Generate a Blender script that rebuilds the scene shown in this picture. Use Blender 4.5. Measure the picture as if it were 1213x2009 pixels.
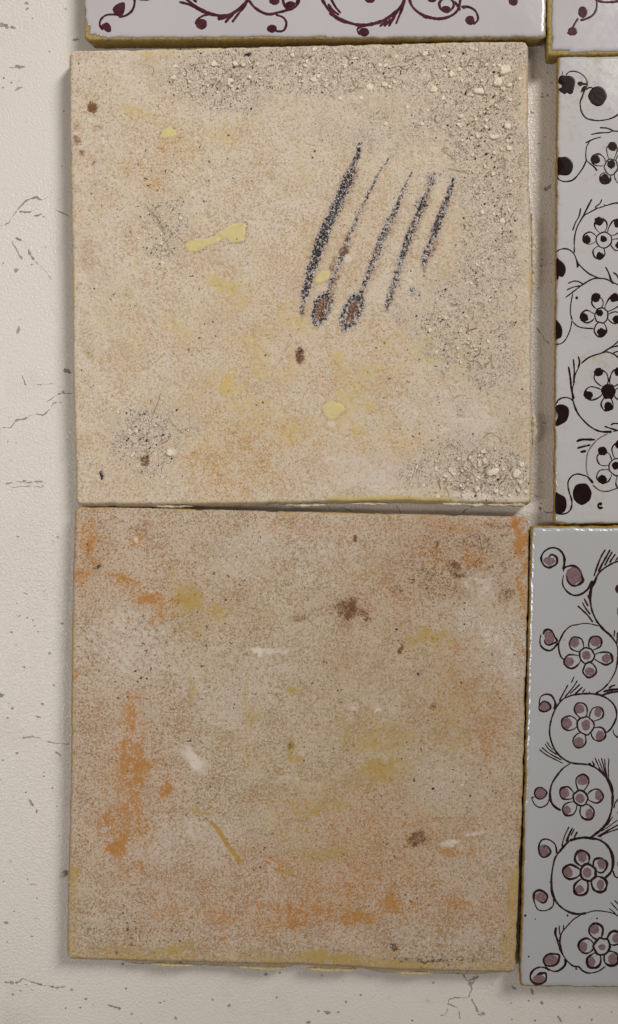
import bpy, math, random
import numpy as np
from mathutils import Vector

for o in list(bpy.data.objects):
    bpy.data.objects.remove(o)
scene = bpy.context.scene
COL = scene.collection
R = math.radians

# ------------------------------------------------------------------ scale
S = 0.13 / 900.0            # metres per photograph pixel on a tile's top face
T = 0.0080                  # nominal tile thickness
HP = 2050.0                 # camera height above the tile tops, in those pixels
CAMZ = T + HP * S

def wx(px, z=T):
    return (px - 606.5) * S * (CAMZ - z) / (CAMZ - T)
def wy(py, z=T):
    return (1004.5 - py) * S * (CAMZ - z) / (CAMZ - T)

# ------------------------------------------------------------------ camera
cam = bpy.data.cameras.new('camera')
cam_o = bpy.data.objects.new('camera', cam)
COL.objects.link(cam_o)
cam_o.location = (0, 0, CAMZ)
cam_o.rotation_euler = (0, 0, 0)
cam.sensor_fit = 'VERTICAL'
cam.sensor_height = 24.0
cam.lens = 24.0 * HP / 2009.0
cam.clip_start = 0.01
cam.clip_end = 50.0
scene.camera = cam_o

# ------------------------------------------------------------------ light
world = bpy.data.worlds.new('World')
scene.world = world
world.use_nodes = True
bg = world.node_tree.nodes['Background']
bg.inputs['Color'].default_value = (1.0, 0.97, 0.94, 1)
bg.inputs['Strength'].default_value = 0.19

def area(name, loc, target, sx, sy, power, col, spread=180):
    l = bpy.data.lights.new(name, 'AREA')
    l.shape = 'RECTANGLE'; l.size = sx; l.size_y = sy
    l.energy = power; l.color = col; l.spread = R(spread)
    o = bpy.data.objects.new(name, l)
    COL.objects.link(o)
    o.location = loc
    o.rotation_euler = (Vector(target) - Vector(loc)).to_track_quat('-Z', 'Y').to_euler()
    o['kind'] = 'structure'
    return o
# ceiling tubes over the table: one up and to the right, one to the left
area('ceiling_lamp', (0.68, 0.80, 1.08), (-0.11, 0.13, 0), 0.30, 0.55, 0.98, (1.0, 0.965, 0.93), 38)
area('ceiling_lamp', (-0.74, -0.20, 1.15), (-0.02, -0.02, 0), 0.13, 0.60, 0.26, (1.0, 0.965, 0.93), 40)

scene.view_settings.view_transform = 'Standard'
scene.view_settings.look = 'None'
scene.view_settings.exposure = 0.0
scene.view_settings.gamma = 1.0
scene.view_settings.use_curve_mapping = False
scene.render.engine = 'CYCLES'
scene.render.resolution_x = 618
scene.render.resolution_y = 1024

# ------------------------------------------------------------------ helpers
def lin(r, g, b, k=1.0):
    f = lambda c: (c / 255 / 12.92) if c / 255 <= 0.04045 else ((c / 255 + 0.055) / 1.055) ** 2.4
    return (f(r) * k, f(g) * k, f(b) * k, 1.0)

def empty(name, loc):
    o = bpy.data.objects.new(name, None)
    COL.objects.link(o)
    o.location = loc
    o.empty_display_size = 0.02
    return o

def tag(o, label=None, cat=None, group=None, kind=None):
    if label: o['label'] = label
    if cat: o['category'] = cat
    if group: o['group'] = group
    if kind: o['kind'] = kind
    return o

def world_loc(o):
    p = Vector((0, 0, 0))
    while o is not None:
        p += o.location
        o = o.parent
    return p

def mesh_obj(name, verts, faces, mat, parent=None, smooth=False):
    v = np.asarray(verts, dtype=np.float64)
    if parent is not None:
        v = v - np.array(world_loc(parent))
    me = bpy.data.meshes.new(name)
    me.from_pydata(v.tolist(), [], [list(map(int, f)) for f in faces])
    if smooth:
        me.polygons.foreach_set('use_smooth', [True] * len(me.polygons))
    me.materials.append(mat)
    me.update()
    o = bpy.data.objects.new(name, me)
    COL.objects.link(o)
    if parent is not None:
        o.parent = parent
    return o

# ---- numpy noise
_tab = np.random.RandomState(11).rand(256 * 256)
def vnoise(x, y, seed=0):
    xi = np.floor(x).astype(np.int64); yi = np.floor(y).astype(np.int64)
    fx = x - xi; fy = y - yi
    fx = fx * fx * fx * (fx * (fx * 6 - 15) + 10); fy = fy * fy * fy * (fy * (fy * 6 - 15) + 10)
    def h(a, b):
        k = (a * 73856093) ^ (b * 19349663) ^ (seed * 83492791 + 1013)
        k = (k ^ (k >> 13)) * 1274126177
        return _tab[(k ^ (k >> 16)) & 65535]
    return (h(xi, yi) * (1 - fx) + h(xi + 1, yi) * fx) * (1 - fy) + (h(xi, yi + 1) * (1 - fx) + h(xi + 1, yi + 1) * fx) * fy
def fbm(x, y, size, seed=0, octv=4, rough=0.55):
    t = 0; a = 1.0; n = 0; f = 1.0 / size
    for i in range(octv):
        t = t + a * vnoise(x * f + 17.3 * i + 100, y * f + 9.1 * i + 100, seed + i * 7)
        n += a; a *= rough; f *= 2.03
    return t / n
def sstep(a, b, x):
    t = np.clip((x - a) / (b - a), 0, 1)
    return t * t * (3 - 2 * t)

# ---- node helpers
class NT:
    def __init__(self, name):
        self.m = bpy.data.materials.new(name)
        self.m.use_nodes = True
        self.t = self.m.node_tree
        self.b = self.t.nodes['Principled BSDF']
        self.co = self.t.nodes.new('ShaderNodeTexCoord').outputs['Object']
    def n(self, k, **kw):
        x = self.t.nodes.new(k)
        for a, v in kw.items(): setattr(x, a, v)
        return x
    def link(self, a, b): self.t.links.new(a, b)
    def put(self, sock, v):
        if isinstance(v, bpy.types.NodeSocket): self.link(v, sock)
        else: sock.default_value = v
    def noise(self, scale, detail=2.0, rough=0.55, dist=0.0, lo=0.3, hi=0.7, co=None, w=None):
        x = self.n('ShaderNodeTexNoise')
        if w is not None:
            x.noise_dimensions = '4D'; x.inputs['W'].default_value = w
        self.link(co or self.co, x.inputs['Vector'])
        x.inputs['Scale'].default_value = scale; x.inputs['Detail'].default_value = detail
        x.inputs['Roughness'].default_value = rough; x.inputs['Distortion'].default_value = dist
        return self.ramp(x.outputs['Fac'], lo, hi)
    def ramp(self, v, lo, hi, a=0.0, b=1.0):
        x = self.n('ShaderNodeMapRange')
        self.put(x.inputs['Value'], v)
        x.inputs['From Min'].default_value = lo; x.inputs['From Max'].default_value = hi
        x.inputs['To Min'].default_value = a; x.inputs['To Max'].default_value = b
        return x.outputs['Result']
    def math(self, op, a, b=None, c=None, clamp=False):
        x = self.n('ShaderNodeMath', operation=op); x.use_clamp = clamp
        self.put(x.inputs[0], a)
        if b is not None: self.put(x.inputs[1], b)
        if c is not None: self.put(x.inputs[2], c)
        return x.outputs[0]
    def mix(self, f, a, b):
        x = self.n('ShaderNodeMix', data_type='RGBA')
        self.put(x.inputs['Factor'], f)
        self.put(x.inputs[6], a); self.put(x.inputs[7], b)
        return x.outputs[2]
    def dissolve(self, mask, n, k=3.0):
        # speckled edge: mask 0 -> none, 1 -> all, in between the grain decides
        a = self.math('SUBTRACT', self.math('MULTIPLY', mask, 1.35), n)
        return self.math('MULTIPLY_ADD', a, k, 0.0, clamp=True)
    def bump(self, h, strength, dist, prev=None):
        x = self.n('ShaderNodeBump')
        x.inputs['Strength'].default_value = strength; x.inputs['Distance'].default_value = dist
        self.link(h, x.inputs['Height'])
        if prev is not None: self.link(prev, x.inputs['Normal'])
        return x.outputs['Normal']
    def out(self, col, rough, normal=None, spec=0.5, coat=0.0):
        self.put(self.b.inputs['Base Color'], col)
        self.put(self.b.inputs['Roughness'], rough)
        self.b.inputs['Specular IOR Level'].default_value = spec
        self.b.inputs['Coat Weight'].default_value = coat
        self.b.inputs['Coat Roughness'].default_value = 0.06
        if normal is not None: self.link(normal, self.b.inputs['Normal'])
        return self.m

# ------------------------------------------------------------------ materials
def mat_table():
    t = NT('table_laminate')
    big = t.noise(9, 3)
    c = t.mix(big, lin(220, 212, 202), lin(226, 218, 209))
    stain = t.noise(38, 4, 0.6, 0, 0.56, 0.74)
    c = t.mix(t.math('MULTIPLY', stain, 0.22), c, lin(176, 160, 138))
    fine = t.noise(420, 3, 0.6, 0, 0.66, 0.72)
    c = t.mix(t.math('MULTIPLY', fine, 0.28), c, lin(128, 118, 104))
    p = t.noise(1450, 1.2, 0.5, 0.5, 0.3, 0.7)
    p = t.math('MULTIPLY', p, t.ramp(t.noise(14, 3, w=6.6), 0, 1, 0.45, 1.2))
    nrm = t.bump(p, 0.75, 0.00018)
    return t.out(c, t.ramp(big, 0, 1, 0.28, 0.36), nrm, 0.5)

def mat_back(name, pal):
    t = NT(name)
    A = t.n('ShaderNodeAttribute', attribute_name='maskA')
    B = t.n('ShaderNodeAttribute', attribute_name='maskB')
    sa = t.n('ShaderNodeSeparateColor'); t.link(A.outputs['Color'], sa.inputs[0])
    sb = t.n('ShaderNodeSeparateColor'); t.link(B.outputs['Color'], sb.inputs[0])
    sandy, yellow, orange, brown = sa.outputs[0], sa.outputs[1], sa.outputs[2], A.outputs['Alpha']
    stroke_pit_shade, white, pale, solid = sb.outputs[0], sb.outputs[1], sb.outputs[2], B.outputs['Alpha']
    g = t.noise(1950, 2.0, 0.6, 0.9, 0.30, 0.70)            # worm-like grain
    g2 = t.noise(2300, 1.5, 0.6, 1.2, 0.30, 0.70, w=3.1)
    g3 = t.noise(800, 3.0, 0.65, 0.4, 0.32, 0.68, w=7.7)
    low = t.noise(45, 4, 0.6, 0, 0.32, 0.68)
    low2 = t.noise(110, 4, 0.6, 0, 0.35, 0.68, w=1.7)
    light = t.mix(low, pal['light'], pal['light2'])
    tan = t.mix(low2, pal['tan'], pal['tan2'])
    c = t.mix(t.dissolve(t.ramp(low2, 0, 1, pal['g0'], pal['g1']), g, 2.2), light, tan)
    # pale bloom
    c = t.mix(t.math('MULTIPLY', t.dissolve(pale, g3, 1.6), 0.75), c, pal['pale'])
    # soft clouds of stain under the speckle
    c = t.mix(t.math('MULTIPLY', yellow, 0.66), c, pal['ycloud'])
    c = t.mix(t.math('MULTIPLY', orange, 0.6), c, pal['cloud'])
    c = t.mix(t.math('MULTIPLY', brown, 0.5), c, lin(140, 98, 56))
    c = t.mix(t.math('MULTIPLY', sandy, 0.4), c, lin(210, 196, 176))
    # sandy, worn-open clay
    sand = t.mix(t.ramp(g2, 0.12, 0.66), lin(126, 110, 92), lin(216, 202, 182))
    sand = t.mix(t.math('MULTIPLY', t.ramp(g3, 0.6, 0.95), 0.7), sand, lin(226, 212, 190))
    sand = t.mix(t.math('MULTIPLY', t.ramp(g, 0.74, 0.92), 0.85), sand, lin(72, 66, 60))
    c = t.mix(t.math('MULTIPLY', t.dissolve(sandy, g3, 1.9), 0.92), c, sand)
    # glaze runs and iron stains
    gy = t.math('MULTIPLY_ADD', g, 0.55, t.math('MULTIPLY', g3, 0.45))
    c = t.mix(t.math('MULTIPLY', t.dissolve(yellow, gy, 2.0), 0.8), c, t.mix(low2, pal['yellow'], pal['yellow2']))
    c = t.mix(t.math('MULTIPLY', t.dissolve(orange, g, 2.6), 0.85), c, t.mix(low2, pal['orange'], pal['orange2']))
    c = t.mix(t.math('MULTIPLY', t.dissolve(t.math('MULTIPLY', brown, 0.98), gy, 2.2), 0.85), c, t.mix(g2, lin(72, 40, 16), lin(128, 82, 38)))
    c = t.mix(t.math('MULTIPLY', t.dissolve(white, gy, 2.2), 0.9), c, lin(218, 205, 190))
    c = t.mix(t.math('MULTIPLY', t.dissolve(solid, gy, 4.0), 0.9), c, t.mix(g3, lin(208, 190, 128), lin(216, 202, 146)))
    gs = t.noise(1500, 2.0, 0.6, 0.8, 0.30, 0.70, w=6.2)
    c = t.mix(t.math('MULTIPLY', stroke_pit_shade, 0.75), c, lin(120, 112, 112))
    c = t.mix(t.math('MULTIPLY', t.ramp(stroke_pit_shade, 0.15, 0.5), t.ramp(g3, 0.45, 0.8)), c, lin(206, 196, 190))
    c = t.mix(t.dissolve(stroke_pit_shade, gs, 4.0), c, t.mix(t.ramp(g3, 0.3, 0.9), lin(32, 33, 40), lin(52, 51, 56)))
    fl = t.noise(1900, 1.5, 0.6, 1.2, 0.30, 0.70, w=12.3)
    c = t.mix(t.math('MULTIPLY', t.ramp(stroke_pit_shade, 0.12, 0.35), t.math('MULTIPLY', t.ramp(fl, 0.62, 0.80), 0.9)), c, lin(212, 202, 194))
    rust = t.math('MULTIPLY', brown, t.ramp(stroke_pit_shade, 0.15, 0.35))
    c = t.mix(t.math('MULTIPLY', t.dissolve(t.math('MULTIPLY', rust, 0.62), g, 2.5), 0.8), c, lin(108, 60, 26))
    # dark grog specks and pinholes
    sp = t.noise(900, 1.0, 0.5, 0.0, pal['sp'], pal['sp'] + 0.03, w=5.5)
    area_m = t.noise(70, 3, 0.6, 0, 0.42, 0.62, w=9.9)
    spf = t.math('MULTIPLY', sp, t.math('ADD', t.math('MULTIPLY', area_m, 0.8), sandy, clamp=True))
    c = t.mix(spf, c, lin(48, 42, 36))
    h = t.math('MULTIPLY_ADD', t.math('MULTIPLY', g2, t.ramp(sandy, 0, 1, 0.45, 1.3)), 1.0, t.math('MULTIPLY', g3, 0.5))
    h = t.math('SUBTRACT', h, t.math('MULTIPLY', spf, 0.9))
    nrm = t.bump(h, 0.45, 0.00009)
    return t.out(c, t.ramp(solid, 0, 1, 0.82, 0.38), nrm, 0.25)

PAL1 = dict(light=lin(212, 198, 178), light2=lin(213, 200, 184), tan=lin(176, 148, 108), tan2=lin(184, 156, 122),
            g0=0.36, g1=0.58, pale=lin(214, 201, 188), yellow=lin(202, 178, 110), yellow2=lin(206, 186, 122),
            orange=lin(180, 134, 72), orange2=lin(186, 144, 84), sp=0.69, cloud=lin(194, 160, 108), ycloud=lin(200, 174, 116))
PAL2 = dict(light=lin(204, 189, 171), light2=lin(199, 183, 163), tan=lin(146, 116, 84), tan2=lin(156, 126, 95),
            g0=0.38, g1=0.60, pale=lin(210, 199, 186), yellow=lin(176, 146, 76), yellow2=lin(180, 152, 88),
            orange=lin(176, 118, 52), orange2=lin(180, 128, 66), sp=0.68, cloud=lin(174, 130, 88), ycloud=lin(170, 146, 90))

def mat_clay(name, a, b, d):
    t = NT(name)
    n = t.noise(260, 4, 0.65); n2 = t.noise(1100, 2, 0.6, w=2.2)
    c = t.mix(n, a, b)
    c = t.mix(t.math('MULTIPLY', t.ramp(n2, 0.55, 1.0), 0.7), c, d)
    return t.out(c, 0.85, t.bump(t.math('ADD', n, n2), 0.6, 0.00025), 0.2)

def mat_glaze(name, a, b, speck, worn=0.0):
    t = NT(name)
    c = t.mix(t.noise(30, 4, 0.6), a, b)
    if worn:
        w = t.math('MULTIPLY', t.noise(55, 4, 0.7, 0, 0.50, 0.70, w=4.4), t.noise(700, 2, 0.6, 0, 0.5, 0.62, w=2.4))
        c = t.mix(t.math('MULTIPLY', w, worn), c, lin(176, 152, 96))
    sp = t.noise(380, 1.0, 0.5, 0, 0.755, 0.785, w=8.1)
    c = t.mix(t.math('MULTIPLY', sp, 0.85), c, speck)
    h = t.math('MULTIPLY_ADD', t.noise(90, 2), 1.0, t.math('MULTIPLY', t.noise(500, 2, w=3.3), 0.12))
    return t.out(c, 0.16, t.bump(h, 0.10, 0.0006), 0.5, 0.25)

def mat_paint(name, a, b, rough=0.22):
    t = NT(name)
    c = t.mix(t.noise(420, 4, 0.65), a, b)
    return t.out(c, rough, t.bump(t.noise(800, 2), 0.08, 0.0001), 0.12)

def mat_wash(name, a, b):
    t = NT(name)
    n = t.noise(1500, 2, 0.6, 1.5)
    return t.out(t.mix(n, a, b), 0.25, None, 0.5)

M = {}
M['table'] = mat_table()
M['mark'] = mat_paint('table_dirt', lin(128, 120, 109), lin(176, 167, 156), 0.7)
M['mark_pale'] = mat_paint('table_dirt_pale', lin(158, 147, 132), lin(176, 166, 152), 0.7)
M['back1'] = mat_back('biscuit_clay_pink', PAL1)
M['back2'] = mat_back('biscuit_clay_brown', PAL2)
M['clay'] = mat_clay('yellow_clay', lin(160, 136, 78), lin(182, 160, 102), lin(124, 100, 52))
M['clay_dark'] = mat_clay('ochre_clay', lin(150, 116, 52), lin(176, 142, 74), lin(104, 78, 30))
M['clay_pale'] = mat_clay('pale_clay', lin(190, 172, 132), lin(206, 190, 152), lin(150, 124, 70))
M['mortar'] = mat_clay('mortar', lin(190, 176, 150), lin(222, 210, 188), lin(138, 124, 100))
M['lime'] = mat_clay('lime_inclusion', lin(228, 214, 190), lin(236, 226, 206), lin(206, 188, 158))
M['fibre'] = mat_paint('straw_fibre', lin(120, 94, 58), lin(150, 124, 84), 0.8)
M['glaze_top'] = mat_glaze('lilac_white_glaze', lin(188, 183, 185), lin(194, 189, 191), lin(150, 130, 100))
M['glaze_mid'] = mat_glaze('worn_white_glaze', lin(188, 186, 185), lin(195, 193, 192), lin(120, 104, 80), 0.55)
M['glaze_low'] = mat_glaze('grey_white_glaze', lin(176, 176, 176), lin(182, 182, 183), lin(110, 100, 88))
M['paint_top'] = mat_paint('manganese_purple', lin(58, 26, 32), lin(88, 48, 52))
M['paint_mid'] = mat_paint('manganese_black', lin(26, 14, 14), lin(40, 22, 22))
M['paint_low'] = mat_paint('manganese_brown', lin(28, 14, 16), lin(62, 38, 38))
M['wash_low'] = mat_wash('mauve_wash', lin(106, 80, 82), lin(142, 119, 118))
M['wash_mid'] = mat_wash('pink_wash', lin(170, 136, 136), lin(198, 180, 176))
M['dark'] = mat_paint('dark_inclusion', lin(42, 34, 26), lin(64, 50, 36), 0.7)
M['bead'] = mat_paint('glossy_bead', lin(168, 158, 140), lin(190, 182, 168), 0.08)
M['bead'].node_tree.nodes['Principled BSDF'].inputs['Specular IOR Level'].default_value = 1.0

# ------------------------------------------------------------------ table
TZ = 0.0
bm_v = [(-0.34, -0.42, -0.025), (0.40, -0.42, -0.025), (0.40, 0.40, -0.025), (-0.34, 0.40, -0.025),
        (-0.34, -0.42, 0), (0.40, -0.42, 0), (0.40, 0.40, 0), (-0.34, 0.40, 0)]
bm_f = [(3, 2, 1, 0), (4, 5, 6, 7), (0, 1, 5, 4), (1, 2, 6, 5), (2, 3, 7, 6), (3, 0, 4, 7)]
table = mesh_obj('table_top', bm_v, bm_f, M['table'])
tag(table, 'off white textured tabletop with grey cracks and specks under the tiles', 'table', kind='structure')

rng = np.random.RandomState(5)

def catmull(pts, step=1.2, closed=False):
    p = np.asarray(pts, float)
    if len(p) == 2:
        n = max(3, int(np.hypot(*(p[1] - p[0])) / step))
        return np.array([p[0] + (p[1] - p[0]) * t for t in np.linspace(0, 1, n)])
    if closed: q = np.vstack([p[-1], p, p[0], p[1]])
    else: q = np.vstack([2 * p[0] - p[1], p, 2 * p[-1] - p[-2]])
    out = []
    for i in range(1, len(q) - 2):
        a, b, c, d = q[i - 1], q[i], q[i + 1], q[i + 2]
        n = max(2, int(np.hypot(*(c - b)) / step))
        for t in np.linspace(0, 1, n, endpoint=False):
            out.append(0.5 * ((2 * b) + (c - a) * t + (2 * a - 5 * b + 4 * c - d) * t * t + (3 * b - a - 3 * c + d) * t ** 3))
    if not closed: out.append(q[-2])
    return np.array(out)

class Paint:
    """collects ribbons and dabs drawn in photograph pixels on a plane of a given height"""
    def __init__(self, zfun, lift=0.00005):
        self.v = []; self.f = []; self.zf = zfun; self.lift = lift
    def _add(self, px, py, dz):
        z = self.zf(px, py) + dz
        self.v.append((wx(px, z), wy(py, z), z)); return len(self.v) - 1
    def ribbon(self, pts, w, closed=False, jit=0.0, wvar=0.18, taper=True, brk=0.0, smooth=True, h=None):
        p = catmull(pts, 1.2, closed) if smooth else np.asarray(pts, float)
        n = len(p); sd = rng.randint(1000)
        if jit:
            k = np.arange(n)
            p = p + np.stack([fbm(k, k * 0, 4, sd, 2) - 0.5, fbm(k, k * 0 + 9, 4, sd + 1, 2) - 0.5], 1) * 2 * jit
        tg = np.gradient(p, axis=0)
        if closed: tg = np.roll(p, -1, 0) - np.roll(p, 1, 0)
        tg /= np.maximum(np.hypot(tg[:, 0], tg[:, 1])[:, None], 1e-6)
        nr = np.stack([-tg[:, 1], tg[:, 0]], 1)
        wi = np.interp(np.linspace(0, 1, n), np.linspace(0, 1, len(w)), w) if hasattr(w, '__len__') else np.full(n, float(w))
        k = np.arange(n)
        wi = wi * (1 + wvar * 2 * (fbm(k, k * 0, 7, sd + 3, 3) - 0.5) * 2)
        if brk: wi = wi * sstep(brk - 0.12, brk + 0.1, fbm(k, k * 0, 6, sd + 5, 2))
        if taper and not closed:
            e = np.minimum(k, n - 1 - k); wi = wi * np.clip(0.35 + e / 2.5, 0, 1)
        wi = np.maximum(wi, 0.05)
        hh = (h if h is not None else 0.00005) + rng.rand() * 0.00002
        rows = []
        for i in range(n):
            a = p[i] + nr[i] * wi[i] / 2; b = p[i] - nr[i] * wi[i] / 2
            rows.append((self._add(a[0], a[1], 0.000014), self._add(p[i][0], p[i][1], hh), self._add(b[0], b[1], 0.000014)))
        m = n if closed else n - 1
        for i in range(m):
            r, s = rows[i], rows[(i + 1) % n]
            self.f += [(r[0], r[1], s[1], s[0]), (r[1], r[2], s[2], s[1])]
        return self
    def dab(self, cx, cy, rx, ry=None, ang=0.0, rough=0.08, h=0.00009, poly=None):
        if poly is not None: p = catmull(poly, 1.2, True); cx, cy = p.mean(0)
        else:
            ry = ry or rx; n = 26; a = np.linspace(0, 2 * math.pi, n, endpoint=False)
            sd = rng.randint(1000)
            r = 1 + rough * 2 * (fbm(np.cos(a) * 2 + 5, np.sin(a) * 2 + 5, 1.0, sd, 3) - 0.5) * 2
            x, y = np.cos(a) * rx * r, np.sin(a) * ry * r
            p = np.stack([cx + x * math.cos(ang) - y * math.sin(ang), cy + x * math.sin(ang) + y * math.cos(ang)], 1)
        h = h + rng.rand() * 0.00002
        o = [self._add(q[0], q[1], 0.000014) for q in p]
        m = [self._add(cx + (q[0] - cx) * 0.93, cy + (q[1] - cy) * 0.93, h) for q in p]
        l = [self._add(cx + (q[0] - cx) * 0.84, cy + (q[1] - cy) * 0.84, h) for q in p]
        c = self._add(cx, cy, h); n = len(p)
        for i in range(n):
            j = (i + 1) % n
            self.f += [(o[i], m[i], m[j], o[j]), (m[i], l[i], l[j], m[j]), (l[i], c, l[j])]
        return self
    def build(self, name, mat, parent):
        # faces always look up
        V = np.array(self.v); F = []
        for f in self.f:
            a, b, c = V[f[0]], V[f[1]], V[f[2]]
            up = (b[0] - a[0]) * (c[1] - a[1]) - (b[1] - a[1]) * (c[0] - a[0])
            F.append(f if up >= 0 else f[::-1])
        return mesh_obj(name, self.v, F, mat, parent, True)

# cracks, scuffs and specks on the table
def ZX(ox, oy, sc): return lambda pts: [(ox + p[0] / sc, oy + p[1] / sc) for p in pts]
flat = lambda px, py: TZ
def crack(zz, pts, w, mat='mark', jit=1.6, brk=0.34):
    Paint(flat).ribbon(zz(pts), w, jit=jit, wvar=0.7, brk=brk, h=0.00003).build('crack', M[mat], table)
def speck(zz, x, y, rx, ry=None, ang=0.0, sc=1.0, mat='mark'):
    q = zz([(x, y)])[0]
    Paint(flat).dab(q[0], q[1], rx / sc, (ry or rx) / sc, ang, 0.45, 0.00003).build('speck', M[mat], table)

a1 = ZX(0, 0, 2.87); a2 = ZX(0, 600, 2.87); a3 = ZX(0, 1300, 2.835); a4 = ZX(100, 1450, 2.426); a5 = ZX(560, 1450, 2.426)
a6 = ZX(1000, 1640, 5.446); b1 = ZX(1040, 80, 6.277); b2 = ZX(1040, 370, 6.277); b3 = ZX(1040, 680, 5.289); a7 = ZX(560, 650, 2.333)
for zz, pts, w in [
    (a1, [(-20, 1272), (40, 1260), (80, 1205), (110, 1165)], 1.6), (a1, [(110, 1165), (160, 1125), (200, 1112), (235, 1125)], 2.6),
    (a1, [(235, 1125), (260, 1115), (295, 1080)], 1.2), (a1, [(110, 1190), (150, 1195), (190, 1185)], 2.0),
    (a1, [(190, 1215), (215, 1212), (240, 1203)], 2.6), (a1, [(310, 1180), (345, 1195), (388, 1215)], 1.8),
    (a1, [(88, 1338), (130, 1365), (160, 1410), (185, 1450), (210, 1485)], 3.2), (a1, [(65, 1360), (90, 1400), (110, 1440), (125, 1465)], 3.0),
    (a1, [(210, 1485), (250, 1520), (290, 1575)], 1.0),
    (a2, [(-10, 690), (60, 682), (90, 645), (140, 635), (190, 612), (245, 612), (280, 580), (310, 545), (348, 543)], 2.4),
    (a2, [(325, 497), (360, 492), (408, 495)], 2.6), (a2, [(125, 390), (140, 430), (150, 450)], 1.6), (a2, [(180, 444), (240, 445), (300, 438)], 1.4),
    (a2, [(240, 555), (280, 530), (330, 495)], 1.2),
    (a3, [(125, 418), (190, 412), (240, 430), (320, 450), (390, 455)], 2.2), (a3, [(305, 495), (335, 515), (345, 555)], 2.6),
    (a3, [(165, 762), (178, 785), (190, 800)], 5.5), (a3, [(-10, 1775), (60, 1780), (105, 1776), (125, 1760)], 5.0),
    (a3, [(125, 1760), (180, 1775), (250, 1795), (320, 1807), (368, 1800)], 3.2), (a3, [(140, 1785), (165, 1810), (190, 1830)], 1.0),
    (a3, [(165, 1240), (185, 1232), (205, 1242)], 1.0),
    (a4, [(0, 1180), (40, 1182), (68, 1178)], 3.2), (a4, [(272, 1265), (300, 1274), (334, 1286)], 4.6),
    (a5, [(835, 1105), (868, 1150), (887, 1180), (872, 1232)], 2.8), (a5, [(880, 1180), (900, 1150), (917, 1125)], 2.4),
    (a5, [(885, 1235), (905, 1275), (925, 1312), (948, 1308)], 3.2), (a5, [(872, 1235), (820, 1232), (782, 1242), (770, 1300), (740, 1320)], 1.8),
    (a5, [(770, 1260), (820, 1282), (830, 1335)], 1.8), (a5, [(870, 1150), (910, 1140)], 2.2),
    (b2, [(80, 1690), (110, 1760), (150, 1800), (180, 1860), (240, 1910)], 2.0), (b3, [(15, 1535), (90, 1552)], 2.2), (b3, [(110, 1563), (200, 1570)], 1.8),
    (b3, [(150, 1712), (190, 1722), (250, 1718)], 2.4), (a7, [(505, 795), (518, 815), (530, 845)], 1.8), (a7, [(805, 832), (850, 805), (895, 793)], 2.2),
    (ZX(0, 0, 1), [(1047, 82), (1058, 88), (1072, 94)], 1.6), (ZX(0, 0, 1), [(640, 992), (655, 1000), (672, 996), (690, 1003)], 1.4)]:
    crack(zz, pts, w)
crack(a2, [(20, 1008), (90, 990), (160, 992), (240, 990)], 2.2, 'mark_pale'); crack(a2, [(60, 1025), (140, 1018), (235, 1020)], 2.0, 'mark_pale')
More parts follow.
